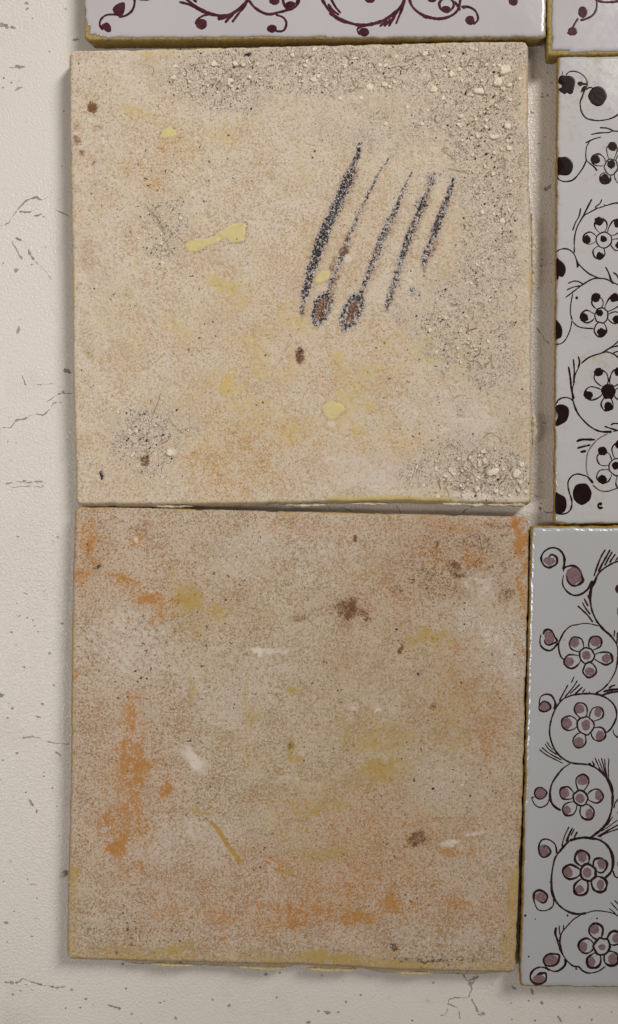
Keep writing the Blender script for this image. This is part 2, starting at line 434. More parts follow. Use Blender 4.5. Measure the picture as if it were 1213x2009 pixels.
for zz, sc, lst in [
    (a1, 2.87, [(18, 138, 22, 13, .3), (38, 155, 12, 9, 0), (72, 155, 16, 6, .2), (110, 375, 20, 12, -.2), (70, 380, 14, 3, 0), (105, 498, 22, 6, -.5),
                (425, 222, 19, 8, -.2), (152, 18, 12, 8, 0), (155, 48, 11, 6, -.8), (90, 1518, 11, 12, 0), (105, 1858, 8, 16, .2), (22, 440, 5, 6, 0),
                (370, 50, 6, 4, .5), (65, 465, 6, 5, 0), (18, 492, 5, 5, 0), (185, 103, 4, 3, 0), (280, 290, 5, 4, 0), (248, 1220, 5, 4, 0), (360, 625, 4, 4, 0),
                (350, 935, 4, 4, 0), (178, 1490, 6, 4, 0), (258, 1392, 4, 4, 0), (20, 1480, 5, 5, 0)]),
    (a2, 2.87, [(380, 368, 17, 14, .2), (105, 138, 8, 16, .2), (327, 1300, 6, 6, 0), (100, 1300, 9, 3, 0), (110, 1745, 6, 5, 0), (155, 1757, 5, 4, 0),
                (185, 1770, 4, 5, 0), (195, 1802, 9, 3, .3), (215, 1835, 4, 5, 0), (280, 1955, 7, 9, .6), (92, 770, 4, 4, 0), (45, 765, 4, 4, 0), (350, 1788, 10, 5, .2),
                (145, 1620, 12, 3, .6), (68, 1838, 9, 5, 0), (135, 985, 9, 4, 0), (240, 1015, 5, 4, 0), (355, 485, 9, 7, 0), (95, 1675, 4, 3, 0)]),
    (a3, 2.835, [(10, 180, 18, 10, .2), (235, 230, 10, 6, .5), (215, 303, 17, 5, .3), (70, 255, 10, 7, -.3), (300, 125, 8, 4, .4), (135, 25, 8, 5, .4),
                 (205, 828, 7, 9, 0), (35, 1447, 11, 9, 0), (178, 1522, 8, 4, 0), (80, 1383, 6, 4, 0), (155, 1205, 5, 4, 0), (95, 503, 10, 5, 0), (245, 610, 5, 4, 0),
                 (245, 632, 5, 4, 0), (292, 698, 6, 5, 0), (145, 722, 5, 4, 0), (15, 542, 6, 4, 0), (70, 1845, 8, 7, 0), (115, 1825, 5, 5, 0), (480, 1870, 7, 5, 0),
                 (400, 1820, 9, 4, .2), (365, 1920, 5, 4, 0), (448, 1918, 5, 4, 0), (318, 800, 6, 4, 0), (40, 1552, 5, 4, 0), (20, 1217, 5, 4, 0), (330, 965, 4, 3, 0), (42, 308, 6, 5, 0),
                 (205, 1310, 6, 3, .3)]),
    (a4, 2.426, [(343, 1070, 7, 6, 0), (358, 1188, 6, 5, 0), (850, 1268, 9, 8, 0), (1023, 1120, 7, 6, 0), (770, 1240, 5, 5, 0), (595, 1327, 8, 8, 0), (165, 1238, 6, 5, 0),
                 (520, 1255, 6, 4, 0), (540, 1248, 7, 3, 0), (1075, 1230, 6, 5, 0), (1090, 1112, 5, 4, 0), (100, 1193, 7, 4, 0), (140, 1280, 5, 4, 0), (385, 1308, 5, 4, 0)]),
    (a5, 2.426, [(158, 1295, 6, 5, 0), (202, 1301, 15, 8, .2), (252, 1300, 6, 5, 0), (360, 1218, 6, 7, 0), (287, 1250, 6, 7, 0), (110, 1346, 13, 7, -.4), (175, 1125, 6, 4, 0),
                 (1088, 1185, 14, 5, .7), (1175, 1202, 6, 13, -.3), (605, 1340, 6, 4, 0), (900, 1140, 10, 8, 0), (880, 1165, 8, 10, 0), (705, 1160, 5, 5, 0), (940, 1307, 12, 7, .4)]),
    (a6, 5.446, [(45, 1620, 34, 11, .65), (240, 1668, 13, 32, -.25), (345, 1782, 22, 14, .8), (530, 1945, 12, 40, -.6), (270, 1972, 14, 10, 0), (750, 1832, 14, 11, 0),
                 (205, 1762, 10, 8, 0), (15, 1785, 11, 8, 0), (1090, 1880, 8, 12, 0), (880, 1965, 10, 14, 0), (25, 1960, 9, 8, 0)]),
    (b1, 6.277, [(215, 1812, 52, 20, -.55), (150, 692, 14, 12, 0), (215, 672, 16, 12, -.4), (150, 655, 10, 8, 0), (270, 520, 18, 9, 0), (215, 390, 10, 6, 0), (190, 530, 8, 6, 0),
                 (25, 885, 30, 12, .3), (230, 1465, 9, 8, 0), (245, 1675, 9, 7, 0), (15, 1380, 8, 8, 0), (110, 1265, 12, 9, 0), (185, 1185, 9, 8, 0), (30, 445, 10, 6, 0)]),
    (b2, 6.277, [(190, 5, 28, 16, 0), (150, 870, 10, 8, 0), (140, 950, 12, 10, 0), (265, 920, 8, 6, 0), (262, 1150, 12, 7, 0), (105, 1222, 9, 9, 0), (185, 315, 8, 7, 0), (215, 1665, 8, 6, 0), (55, 1470, 10, 6, 0)]),
    (b3, 5.289, [(105, 1680, 16, 19, 0), (115, 1625, 11, 9, 0), (98, 1778, 7, 9, 0), (150, 793, 17, 6, 0.1), (120, 376, 9, 7, 0), (48, 580, 7, 6, 0), (95, 1370, 15, 6, 0.2), (120, 1408, 22, 5, -.2)])]:
    for (x, y, rx, ry, an) in lst:
        speck(zz, x, y, rx, ry, an, sc)
# dust too fine to count
pd = Paint(flat)
for i in range(240):
    px, py = rng.uniform(-150, 1350), rng.uniform(-150, 2150)
    if 150 < px < 1030 and 0 < py < 1870: continue
    r = rng.uniform(0.4, 1.1) * (1.4 if rng.rand() < 0.1 else 1)
    pd.dab(px, py, r, r * rng.uniform(0.5, 1.2), rng.uniform(0, 3), 0.4, 0.00002)
tag(pd.build('dust_specks', M['mark_pale'], table), kind='stuff')

# ------------------------------------------------------------------ unglazed tile backs
def line_mask(PX, PY, pts, ws, soft=0.5):
    """1 on the line, falling to 0; ws = half width at each point"""
    best = np.zeros_like(PX)
    for i in range(len(pts) - 1):
        (x0, y0), (x1, y1) = pts[i], pts[i + 1]
        dx, dy = x1 - x0, y1 - y0; L = dx * dx + dy * dy
        t = np.clip(((PX - x0) * dx + (PY - y0) * dy) / L, 0, 1)
        d = np.hypot(PX - x0 - dx * t, PY - y0 - dy * t)
        w = ws[i] + (ws[i + 1] - ws[i]) * t
        best = np.maximum(best, 1 - sstep(1 - soft, 1 + soft, d / w))
    return best
def blobs(PX, PY, lst, warp, seed, soft=0.5):
    """lst of (cx, cy, rx, ry, angle, strength)"""
    wxn = PX + warp * 2 * (fbm(PX, PY, 38, seed, 4, 0.65) - 0.5) * 2
    wyn = PY + warp * 2 * (fbm(PX, PY, 38, seed + 50, 4, 0.65) - 0.5) * 2
    out = np.zeros_like(PX)
    for (cx, cy, rx, ry, an, st) in lst:
        c, s = math.cos(an), math.sin(an)
        u = ((wxn - cx) * c + (wyn - cy) * s) / rx; v = (-(wxn - cx) * s + (wyn - cy) * c) / ry
        out = np.maximum(out, st * (1 - sstep(1 - soft, 1 + soft, np.hypot(u, v))))
    return out
def poly_mask(PX, PY, poly, warp=1.5, seed=0):
    x = PX + warp * 2 * (fbm(PX, PY, 9, seed, 3) - 0.5); y = PY + warp * 2 * (fbm(PX, PY, 9, seed + 4, 3) - 0.5)
    ins = np.zeros(PX.shape, bool); p = poly; n = len(p)
    for i in range(n):
        (x0, y0), (x1, y1) = p[i], p[(i + 1) % n]
        cnd = ((y0 > y) != (y1 > y)) & (x < (x1 - x0) * (y - y0) / ((y1 - y0) if y1 != y0 else 1e-9) + x0)
        ins ^= cnd
    return ins.astype(float)

def back_tile(root, mat, edges, thick, masks, relief, N=400, seed=0, side=None, rcorner=11):
    """edges: left, right as (y -> x) tables and top, bottom as (x -> y) tables in photograph pixels"""
    L, Rr, Tp, Bt = [np.array(e, float) for e in edges]
    u = np.linspace(0, 1, N); U, V = np.meshgrid(u, u)              # V: top to bottom
    # straight quad from the corner points
    tl = np.array([L[0][1], Tp[0][1]]); tr = np.array([Rr[0][1], Tp[-1][1]]); br = np.array([Rr[-1][1], Bt[-1][1]]); bl = np.array([L[-1][1], Bt[0][1]])
    # L rows are (y, x)
    P = ((1 - U) * (1 - V))[..., None] * tl + (U * (1 - V))[..., None] * tr + (U * V)[..., None] * br + ((1 - U) * V)[..., None] * bl
    PX, PY = P[..., 0].copy(), P[..., 1].copy()
    # round corners in the (u,v) square
    w = np.hypot(*(tr - tl)); rc = rcorner / w
    du = np.minimum(U, 1 - U); dv = np.minimum(V, 1 - V)
    a = np.clip(1 - du / rc, 0, 1); b = np.clip(1 - dv / rc, 0, 1)
    a2 = a * np.sqrt(1 - b * b / 2); b2 = b * np.sqrt(1 - a * a / 2)
    PX += np.where(U < 0.5, 1, -1) * (a - a2) * rcorner; PY += np.where(V < 0.5, 1, -1) * (b - b2) * rcorner
    # traced bends and fine nicks of each edge
    def dev(tab, base0, base1, q0, q1, t):                          # table along q, minus the straight line
        q = q0 + (q1 - q0) * t
        return np.interp(q, tab[:, 0], tab[:, 1]) - (base0 + (base1 - base0) * t)
    nick = lambda t, sd: -1.6 * sstep(0.55, 0.8, fbm(t * 900, t * 0, 30, sd, 4)) - 0.9 * (fbm(t * 900, t * 0, 7, sd + 9, 3) - 0.5)
    dl = dev(L, tl[0], bl[0], tl[1], bl[1], V) - nick(V, seed + 1)
    dr = dev(Rr, tr[0], br[0], tr[1], br[1], V) + nick(V, seed + 2)
    dt = dev(Tp, tl[1], tr[1], tl[0], tr[0], U) - nick(U, seed + 3)
    db = dev(Bt, bl[1], br[1], bl[0], br[0], U) + nick(U, seed + 4)
    k = 14
    PX += dl * (1 - U) ** k + dr * U ** k; PY += dt * (1 - V) ** k + db * V ** k
    ed = np.minimum(np.minimum(du * w, dv * w) + 0.0, 40)
    # height
    rr = 7.0
    dd = np.clip(1 - ed / rr, 0, 1)
    Z = thick - (1 - np.sqrt(np.maximum(1 - dd * dd, 0))) * rr * S * 0.75
    mk = masks(PX, PY, ed)
    Z = Z + relief(PX, PY, ed, mk)
    X = (PX - 606.5) * S * (CAMZ - thick) / (CAMZ - T); Y = (1004.5 - PY) * S * (CAMZ - thick) / (CAMZ - T)
    verts = [np.stack([X.ravel(), Y.ravel(), Z.ravel()], 1)]
    idx = np.arange(N * N).reshape(N, N)
    faces = [np.stack([idx[1:, :-1].ravel(), idx[1:, 1:].ravel(), idx[:-1, 1:].ravel(), idx[:-1, :-1].ravel()], 1)]
    # skirt
    loop = np.concatenate([idx[0, :-1], idx[:-1, -1], idx[-1, :0:-1], idx[:0:-1, 0]])
    lx, ly, lz = X.ravel()[loop], Y.ravel()[loop], Z.ravel()[loop]
    cx, cy = lx.mean(), ly.mean()
    tx = np.roll(lx, -1) - np.roll(lx, 1); ty = np.roll(ly, -1) - np.roll(ly, 1)
    for _ in range(3):
        tx = (np.roll(tx, 1) + tx + np.roll(tx, -1)) / 3; ty = (np.roll(ty, 1) + ty + np.roll(ty, -1)) / 3
    nl = np.hypot(tx, ty); nx, ny = -ty / nl, tx / nl                # outward (loop runs clockwise)
    sgn = np.sign(np.mean(nx * (lx - cx) + ny * (ly - cy))); nx *= sgn; ny *= sgn
    which = np.concatenate([np.full(N - 1, 0), np.full(N - 1, 1), np.full(N - 1, 2), np.full(N - 1, 3)])  # top right bottom left
    lpx, lpy = PX.ravel()[loop], PY.ravel()[loop]
    side = side or (lambda wh, px, py, d: np.zeros_like(px))
    prev = loop; base = N * N; sm = []
    depths = [0.09, 0.2, 0.34, 0.5, 0.7, 0.88, 1.0]
    wmap = np.array([0.9, 1.2, 1.6, 0.9])
    for d in depths:
        o = side(which, lpx, lpy, d) + (fbm(lpx + d * 60, lpy - d * 45, 9, seed + 21, 4) - 0.5) * 2.4 * min(1, d * 6)
        # soften where two sides meet
        o = (np.roll(o, 2) + np.roll(o, 1) + o + np.roll(o, -1) + np.roll(o, -2)) / 5
        z = lz * (1 - d) if d < 1 else np.zeros_like(lz)
        verts.append(np.stack([lx + nx * o * S, ly + ny * o * S, z], 1))
        cur = base + np.arange(len(loop)); base += len(loop)
        nxt = np.roll(cur, -1); pn = np.roll(prev, -1)
        faces.append(np.stack([prev, pn, nxt, cur], 1))
        prev = cur
    V3 = np.concatenate(verts); F = np.concatenate(faces)
    me = bpy.data.meshes.new('clay_body')
    loc = np.array(root.location)
    V3 = V3 - loc
    me.vertices.add(len(V3)); me.vertices.foreach_set('co', V3.astype(np.float32).ravel())
    me.loops.add(F.size); me.loops.foreach_set('vertex_index', F.astype(np.int32).ravel())
    me.polygons.add(len(F)); me.polygons.foreach_set('loop_start', (np.arange(len(F)) * 4).astype(np.int32))
    me.update(calc_edges=True)
    me.polygons.foreach_set('use_smooth', np.ones(len(F), bool))
    nv = len(V3); ns = nv - N * N
    for nm, ks in (('maskA', ('sandy', 'yellow', 'orange', 'brown')), ('maskB', ('stroke_pit_shade', 'white', 'pale', 'solid'))):
        at = me.color_attributes.new(nm, 'FLOAT_COLOR', 'POINT')
        arr = np.zeros((nv, 4), np.float32)
        for j, kk in enumerate(ks):
            arr[:N * N, j] = np.clip(mk.get(kk, np.zeros_like(PX)), 0, 1).ravel()
        if nm == 'maskA':
            lp = np.tile(lpx, len(depths)); lq = np.tile(lpy, len(depths)); dp = np.repeat(depths, len(loop))
            arr[N * N:, 0] = np.clip(0.35 + 0.9 * (fbm(lp + dp * 90, lq, 60, seed + 31) - 0.3), 0, 1)
            arr[N * N:, 1] = np.clip(0.05 + 1.0 * (fbm(lp, lq + dp * 50, 80, seed + 32) - 0.4), 0, 0.5)
        at.data.foreach_set('color', arr.ravel())
    me.materials.append(mat)
    ob = bpy.data.objects.new('clay_body', me); COL.objects.link(ob); ob.parent = root
    return ob

# ---- tile with blue-black brush strokes
root1 = empty('tile', (wx(590), wy(538), 0))
tag(root1, 'pinkish beige tile lying back up with five blue-black diagonal brush strokes', 'tile', 'worn old tiles laid out on the tabletop')

STROKES = [
    ([(706, 283), (700, 310), (688, 340), (672, 378), (655, 415), (638, 452), (624, 490), (610, 530), (600, 570), (592, 612)],
     [4, 5.5, 9.5, 11.5, 12, 12, 11.5, 10, 8.5, 5], 0.60),
    ([(768, 303), (745, 338), (722, 380), (700, 430), (680, 480), (664, 520), (648, 560), (640, 590)], [1.6, 2.8, 3.6, 4.4, 6, 6.5, 6, 6], 0.43),
    ([(808, 338), (792, 370), (775, 415), (756, 450), (742, 490), (730, 520), (716, 555), (704, 590)], [2, 3.6, 6, 8.5, 8.5, 8, 6, 4], 0.49),
    ([(845, 352), (835, 385), (826, 408), (812, 440), (798, 475), (786, 515), (772, 560), (759, 602)], [4, 4.5, 6.5, 7.5, 7.5, 7.5, 7.5, 5], 0.52),
    ([(889, 352), (876, 395), (862, 430), (848, 470), (838, 495), (829, 522)], [5.5, 7.5, 8, 8.5, 8, 5], 0.55)]
def masks1(PX, PY, ed):
    m = {}
    fine = fbm(PX, PY, 26, 3, 4)
    sandy = blobs(PX, PY, [
        (700, 125, 400, 62, -0.02, 0.95), (430, 165, 110, 52, 0.1, 0.95), (920, 190, 120, 110, 0.3, 0.95), (965, 330, 85, 150, 0, 0.8), (965, 480, 70, 120, 0, 0.85),
        (905, 640, 110, 95, 0.4, 0.75), (960, 720, 60, 60, 0, 0.85), (820, 610, 70, 40, 0, 0.6), (960, 930, 85, 62, 0, 1.0), (850, 915, 80, 40, -0.2, 0.75),
        (930, 880, 60, 30, 0, 0.7), (325, 430, 52, 48, 0.4, 0.72), (320, 485, 40, 30, 0, 0.7), (290, 860, 72, 68, 0, 0.9), (350, 830, 60, 40, 0, 0.55), (660, 250, 70, 45, 0, 0.5),
        (430, 640, 40, 40, 0, 0.28), (205, 560, 40, 40, 0, 0.3), (870, 800, 60, 40, 0, 0.4), (1000, 800, 30, 110, 0, 0.45), (760, 250, 110, 60, 0, 0.55)], 11, 5, 0.45)
    m['sandy'] = np.clip(sandy * (0.25 + 1.4 * fbm(PX, PY, 30, 4, 5, 0.65)) + 0.12 * sstep(0.5, 0.6, fine), 0, 1)
    yel = blobs(PX, PY, [
        (265, 218, 34, 13, 0.2, 0.75), (300, 240, 40, 9, 0.5, 0.6), (440, 270, 60, 14, 0, 0.38), (455, 565, 55, 16, 0.35, 0.8), (475, 590, 26, 24, 0, 0.75), (350, 640, 40, 18, 0.4, 0.62),
        (375, 660, 18, 16, 0, 0.62), (450, 752, 20, 26, 0, 0.72), (470, 755, 26, 12, 0, 0.6), (500, 830, 60, 16, -.1, 0.55), (620, 835, 130, 14, 0.1, 0.6), (740, 850, 90, 12, 0.1, 0.6),
        (700, 870, 120, 22, 0, 0.42), (770, 815, 50, 16, 0.4, 0.45), (585, 320, 16, 24, 0, 0.45), (600, 345, 12, 14, 0, 0.55), (415, 510, 30, 16, 0, 0.35),
        (890, 500, 34, 40, 0, 0.4), (860, 385, 16, 30, 0, 0.42), (270, 512, 8, 16, 0, 0.75), (390, 600, 60, 60, 0, 0.22), (690, 660, 190, 60, 0, 0.25), (540, 800, 160, 70, 0, 0.3),
        (850, 700, 60, 50, 0, 0.25), (310, 103, 44, 9, -0.1, 0.8), (290, 110, 18, 16, 0, 0.6), (700, 700, 30, 20, 0, 0.35), (620, 545, 20, 12, 0, 0.5)], 8, 12, 0.75)
    strip = (1 - sstep(5, 13, ed)) * ((PY > 900) & (PX > 640) & (PX < 890)) * 0.95
    rim = (1 - sstep(2, 7, ed)) * sstep(0.45, 0.65, fbm(PX, PY, 70, 8)) * 0.6
    cl = fbm(PX, PY, 62, 135, 5, 0.66)
    wash = blobs(PX, PY, [(620, 760, 380, 190, 0, 1), (560, 500, 330, 200, 0, 0.7), (330, 620, 160, 160, 0, 0.6), (330, 250, 190, 80, 0, 0.5)], 30, 14, 0.8)
    m['yellow'] = np.clip(np.maximum(np.maximum(yel * 0.66, strip), rim) * (0.45 + 1.0 * fbm(PX, PY, 22, 136, 4, 0.65)) + 0.42 * wash * sstep(0.46, 0.66, cl), 0, 1)
    m['orange'] = blobs(PX, PY, [
        (330, 285, 32, 9, -0.5, 0.8), (310, 295, 14, 9, 0, 0.7), (355, 268, 12, 9, 0, 0.6), (250, 335, 20, 12, 0.3, 0.5), (305, 370, 40, 12, 0.4, 0.4), (212, 318, 16, 10, 0, 0.4),
        (450, 890, 150, 55, 0.1, 0.5), (560, 860, 100, 40, 0, 0.42), (470, 950, 170, 25, 0, 0.40), (390, 800, 60, 60, 0, 0.3), (660, 730, 150, 50, 0.1, 0.33), (520, 640, 90, 60, 0, 0.25),
        (1018, 860, 16, 60, 0, 0.45), (830, 880, 80, 24, 0, 0.3), (640, 930, 60, 16, 0, 0.45), (152, 900, 8, 90, 0, 0.5), (147, 420, 6, 180, 0, 0.3), (1033, 180, 4, 60, 0, 0.7),
        (620, 480, 90, 90, 0, 0.22), (1028, 300, 5, 40, 0, .6), (690, 560, 60, 60, 0, 0.25)], 12, 21, 0.8) * 0.62 * (0.3 + 1.2 * fine) + 0.16 * sstep(0.45, 0.68, fbm(PX, PY, 110, 134, 5, 0.62))
    m['brown'] = np.maximum(blobs(PX, PY, [
        (183, 212, 12, 12, 0, 0.85), (152, 248, 9, 12, 0.6, 0.4), (192, 250, 9, 6, 0, 0.45), (152, 276, 9, 10, 0, 0.6), (162, 296, 8, 7, 0, 0.6), (186, 318, 6, 6, 0, 0.55),
        (150, 372, 6, 12, 0, 0.4), (186, 360, 7, 7, 0, 0.4), (588, 697, 11, 15, 0, 1.0), (676, 494, 8, 11, 0.3, 1.0), (690, 450, 5, 40, 0.4, 0.6), (632, 604, 13, 25, 0.3, 0.95), (691, 612, 11, 27, 0.35, 0.9),
        (740, 492, 8, 9, 0, 0.6), (655, 520, 6, 24, 0.3, 0.5), (160, 110, 18, 12, 0, 0.28), (176, 690, 10, 12, 0, 0.35), (500, 700, 8, 8, 0, 0.3), (285, 905, 8, 12, 0, 0.7),
        (175, 500, 18, 26, 0, 0.28), (600, 540, 20, 60, 0.4, 0.25), (420, 500, 50, 30, 0, 0.16)], 4, 33, 0.55), 0)
    st = np.zeros_like(PX)
    jx = PX + 5 * (fbm(PX, PY, 9, 71, 3) - 0.5); jy = PY + 5 * (fbm(PX, PY, 9, 72, 3) - 0.5)
    for pts, ws, s in STROKES:
        m['brown'] = np.maximum(m['brown'], 0.42 * line_mask(jx, jy, [(x + 3, y + 5) for x, y in pts], [w * 1.5 for w in ws], 0.6) * fbm(PX, PY, 50, 78, 3) * 1.6)
        st = np.maximum(st, line_mask(jx, jy, pts, ws, 0.55) * s * (0.72 + 0.62 * fbm(PX, PY, 40, 77, 3)))
    ring = lambda cx, cy, rx, ry, an, s: s * np.exp(-((np.hypot(((jx - cx) * math.cos(an) + (jy - cy) * math.sin(an)) / rx, (-(jx - cx) * math.sin(an) + (jy - cy) * math.cos(an)) / ry) - 0.85) / 0.32) ** 2)
    st = np.maximum(st, ring(631, 606, 17, 32, 0.38, 0.62)); st = np.maximum(st, ring(691, 612, 17, 38, 0.42, 0.62))
    st = np.maximum(st, blobs(PX, PY, [(828, 402, 13, 20, 0.3, 0.5), (846, 355, 11, 14, 0.2, 0.50), (811, 571, 8, 9, 0, 0.42), (631, 606, 15, 30, 0.38, 0.36), (691, 612, 15, 34, 0.42, 0.42), (588, 694, 6, 9, 0, 0.55), (485, 108, 9, 3, -0.3, 0.9)], 2, 44, 0.5))  # last blob paints the shade inside the crevice near the top edge
    st = np.maximum(st, poly_mask(PX, PY, [(194, 926), (198, 922), (200, 930), (203, 940), (199, 942), (196, 936)], 1.0))  # shade inside the sunken pit, put into the dark mask
    m['stroke_pit_shade'] = st
    m['white'] = blobs(PX, PY, [(335, 885, 11, 9, 0, 0.8), (683, 505, 10, 8, -.5, 0.75), (800, 150, 26, 16, -.3, 0.35), (650, 832, 10, 7, 0, .6), (675, 830, 16, 9, 0, .5), (930, 975, 46, 9, 0.05, 0.85), (1000, 978, 40, 8, 0, 0.6), (700, 965, 60, 10, 0, 0.3)], 4, 52, 0.5)
    m['pale'] = np.clip(blobs(PX, PY, [(180, 480, 70, 330, 0, 0.5), (230, 140, 110, 50, 0, 0.5), (720, 920, 120, 50, 0, 0.7), (880, 830, 130, 50, 0, 0.6), (620, 200, 200, 60, 0, 0.5), (220, 950, 80, 40, 0, 0.4), (800, 300, 160, 80, 0, 0.35)], 20, 61, 0.6), 0, 1)
    so = poly_mask(PX, PY, [(362, 480), (372, 473), (384, 469), (398, 470), (420, 466), (436, 452), (455, 440), (476, 437), (482, 442), (480, 470), (466, 475), (452, 474), (440, 466), (424, 476), (404, 484), (390, 492), (372, 495)], 2.2, 5)
    so = np.maximum(so, poly_mask(PX, PY, [(314, 270), (320, 255), (334, 249), (344, 256), (347, 266), (336, 270), (324, 273)], 2.5, 6))
    so = np.maximum(so, poly_mask(PX, PY, [(633, 798), (643, 788), (656, 790), (672, 796), (675, 806), (664, 814), (655, 822), (645, 822), (636, 810)], 3, 7))
    so = np.maximum(so, 0.8 * poly_mask(PX, PY, [(620, 542), (632, 533), (648, 532), (645, 548), (630, 555), (620, 552)], 2.5, 8))
    m['solid'] = so
    dil = so.copy()
    for a in (-2, 0, 2):
        for b in (-2, 0, 2): dil = np.maximum(dil, np.roll(np.roll(so, a, 0), b, 1))
    m['brown'] = np.maximum(m['brown'], 0.34 * np.clip(dil - so, 0, 1))
    return m
def relief1(PX, PY, ed, m):
    z = (fbm(PX, PY, 160, 91, 3) - 0.5) * 0.0006 + (fbm(PX, PY, 6, 92, 3) - 0.5) * (0.00006 + 0.00015 * m['sandy'])
    z = z + (fbm(PX, PY, 44, 93, 4) - 0.5) * 0.00030 + (fbm(PX * 0.12, PY, 14, 94, 3) - 0.5) * 0.00006 - 0.00022 * sstep(0.66, 0.80, fbm(PX, PY, 13, 95, 3))
    z = z - 0.00024 * m['sandy'] * sstep(8, 30, ed) + 0.00016 * m['solid']
    z = z - 0.0009 * np.exp(-(((PX - 198.5) / 3.2) ** 2 + ((PY - 932) / 9) ** 2)) - 0.0008 * np.exp(-(((PX - 485) / 9) ** 2 + ((PY - 108) / 3) ** 2))
    return z
E1 = ([(97, 137), (200, 136), (300, 137), (500, 142), (700, 143), (850, 146), (940, 149), (989, 151)],
      [(80, 1036), (200, 1036), (300, 1037), (450, 1040), (600, 1042), (800, 1042), (988, 1042)],
      [(137, 98), (300, 95), (600, 88), (800, 84), (900, 81), (1036, 80)],
      [(151, 989), (300, 990), (450, 989), (600, 986), (750, 983), (870, 984), (920, 987), (1042, 988)])
def side1(wh, px, py, d):
    # tiles widen a little towards the face they lie on
    o = np.array([2.0, 10.0, 1.0, 9.0])[wh] * d ** 0.6
    o += np.where(wh == 2, 5 * np.exp(-((d - 0.28) / 0.18) ** 2) * sstep(0.35, 0.6, fbm(px, py * 0, 90, 3)), 0)
    o += np.where(wh == 1, 9 * np.exp(-((d - 0.5) / 0.3) ** 2) * (np.exp(-((py - 500) / 75) ** 2) + 0.8 * np.exp(-((py - 840) / 40) ** 2)), 0)
    return o
back_tile(root1, M['back1'], E1, T, masks1, relief1, 400, 1, side1)

# lime inclusions, traced then scattered
def on_back(cx, cy): return T
def pebble_mesh(cx, cy, rx, ry, an, h, seed, z0):
    n = 10; a = np.linspace(0, 2 * math.pi, n, endpoint=False)
    r = 1 + 0.5 * (fbm(np.cos(a) * 1.5 + 7, np.sin(a) * 1.5 + 7, 1.0, seed, 2) - 0.5) * 2
    ring = lambda f, z: [(wx(cx + f * (np.cos(t) * rx * q * math.cos(an) - np.sin(t) * ry * q * math.sin(an))), wy(cy + f * (np.cos(t) * rx * q * math.sin(an) + np.sin(t) * ry * q * math.cos(an))), z) for t, q in zip(a, r)]
    v = ring(1.0, z0 - 0.0004) + ring(0.96, z0 + h * 0.45) + ring(0.62, z0 + h) + [(wx(cx), wy(cy), z0 + h * 1.05)]
    f = []
    for i in range(n):
        j = (i + 1) % n
        f += [(j, i, n + i, n + j), (n + j, n + i, 2 * n + i, 2 * n + j), (2 * n + j, 2 * n + i, 3 * n)]
    return v, [q[::-1] for q in f]
LIME = [(992, 135, 14, 10, -.3), (978, 160, 10, 12, .3), (725, 172, 9, 9, 0), (757, 243, 6, 6, 0), (851, 176, 10, 8, .2), (615, 155, 8, 6, 0), (905, 228, 6, 5, 0), (966, 268, 9, 5, .3),
        (942, 178, 14, 9, .3), (999, 290, 7, 6, 0), (996, 246, 9, 7, .4), (708, 192, 5, 5, 0), (668, 193, 5, 4, 0), (783, 208, 5, 4, 0), (829, 243, 5, 4, 0), (754, 165, 8, 7, 0), (340, 152, 6, 5, 0),
        (462, 125, 7, 5, .3), (478, 127, 7, 5, .5), (420, 125, 7, 5, 0), (575, 108, 6, 5, 0), (333, 888, 10, 7, .6), (968, 926, 14, 8, -.35), (1014, 928, 8, 11, .2), (1024, 912, 6, 7, 0), (937, 958, 7, 5, 0),
        (884, 922, 5, 5, 0), (856, 920, 4, 5, 0), (874, 934, 5, 4, .3), (922, 898, 4, 6, .3), (948, 886, 6, 4, 0), (985, 968, 5, 4, .3), (1000, 972, 4, 4, 0), (1033, 965, 5, 5, 0), (1018, 962, 4, 4, 0),
        (818, 917, 4, 4, 0), (953, 907, 5, 4, 0), (986, 433, 9, 6, .3), (975, 268, 6, 5, 0), (908, 972, 5, 4, 0), (640, 168, 4, 4, 0), (800, 300 - 90, 4, 4, 0), (870, 110, 5, 4, 0), (835, 105, 7, 6, 0), (925, 95, 6, 4, 0),
        (886, 145, 6, 7, .2), (985, 292, 5, 4, 0), (938, 268, 5, 4, 0), (320, 420, 4, 3, 0), (980, 128, 5, 4, 0)]
for i, (x, y, rx, ry, an) in enumerate(LIME):
    v, f = pebble_mesh(x, y, rx * 0.85, ry * 0.85, an, 0.00007, 300 + i, T + 0.00001)
    mesh_obj('lime_inclusion', v, f, M['lime'], root1, True)
def scatter(root, regions, n, mat, seed, rmin, rmax, name):
    r = np.random.RandomState(seed); V = []; F = []
    wts = np.array([q[4] for q in regions]); wts = wts / wts.sum()
    for i in range(n):
        q = regions[r.choice(len(regions), p=wts)]
        x, y = q[0] + r.randn() * q[2] * 0.55, q[1] + r.randn() * q[3] * 0.55
        if not (150 < x < 1025 and 95 < y < 978): continue
        s = rmin + (rmax - rmin) * r.rand() ** 3
        v, f = pebble_mesh(x, y, s, s * r.uniform(0.5, 1), r.uniform(0, 3), 0.00006, seed + i, T - 0.00001)
        b = len(V); V += v; F += [tuple(k + b for k in g) for g in f]
    tag(mesh_obj(name, V, F, mat, root, True), kind='stuff')
SAND = [(700, 125, 330, 45, 4), (420, 160, 80, 40, 1.5), (940, 200, 90, 110, 3), (970, 420, 60, 160, 2.5), (920, 650, 80, 80, 1.5), (940, 935, 90, 50, 2.5), (290, 850, 60, 70, 1), (325, 450, 50, 60, 0.7)]
scatter(root1, SAND, 600, M['lime'], 41, 1.0, 5.0, 'lime_grains')
scatter(root1, SAND + [(600, 540, 450, 450, 2)], 420, M['dark'], 43, 0.8, 2.2, 'dark_grains')
pf = Paint(lambda x, y: T + 0.00006)
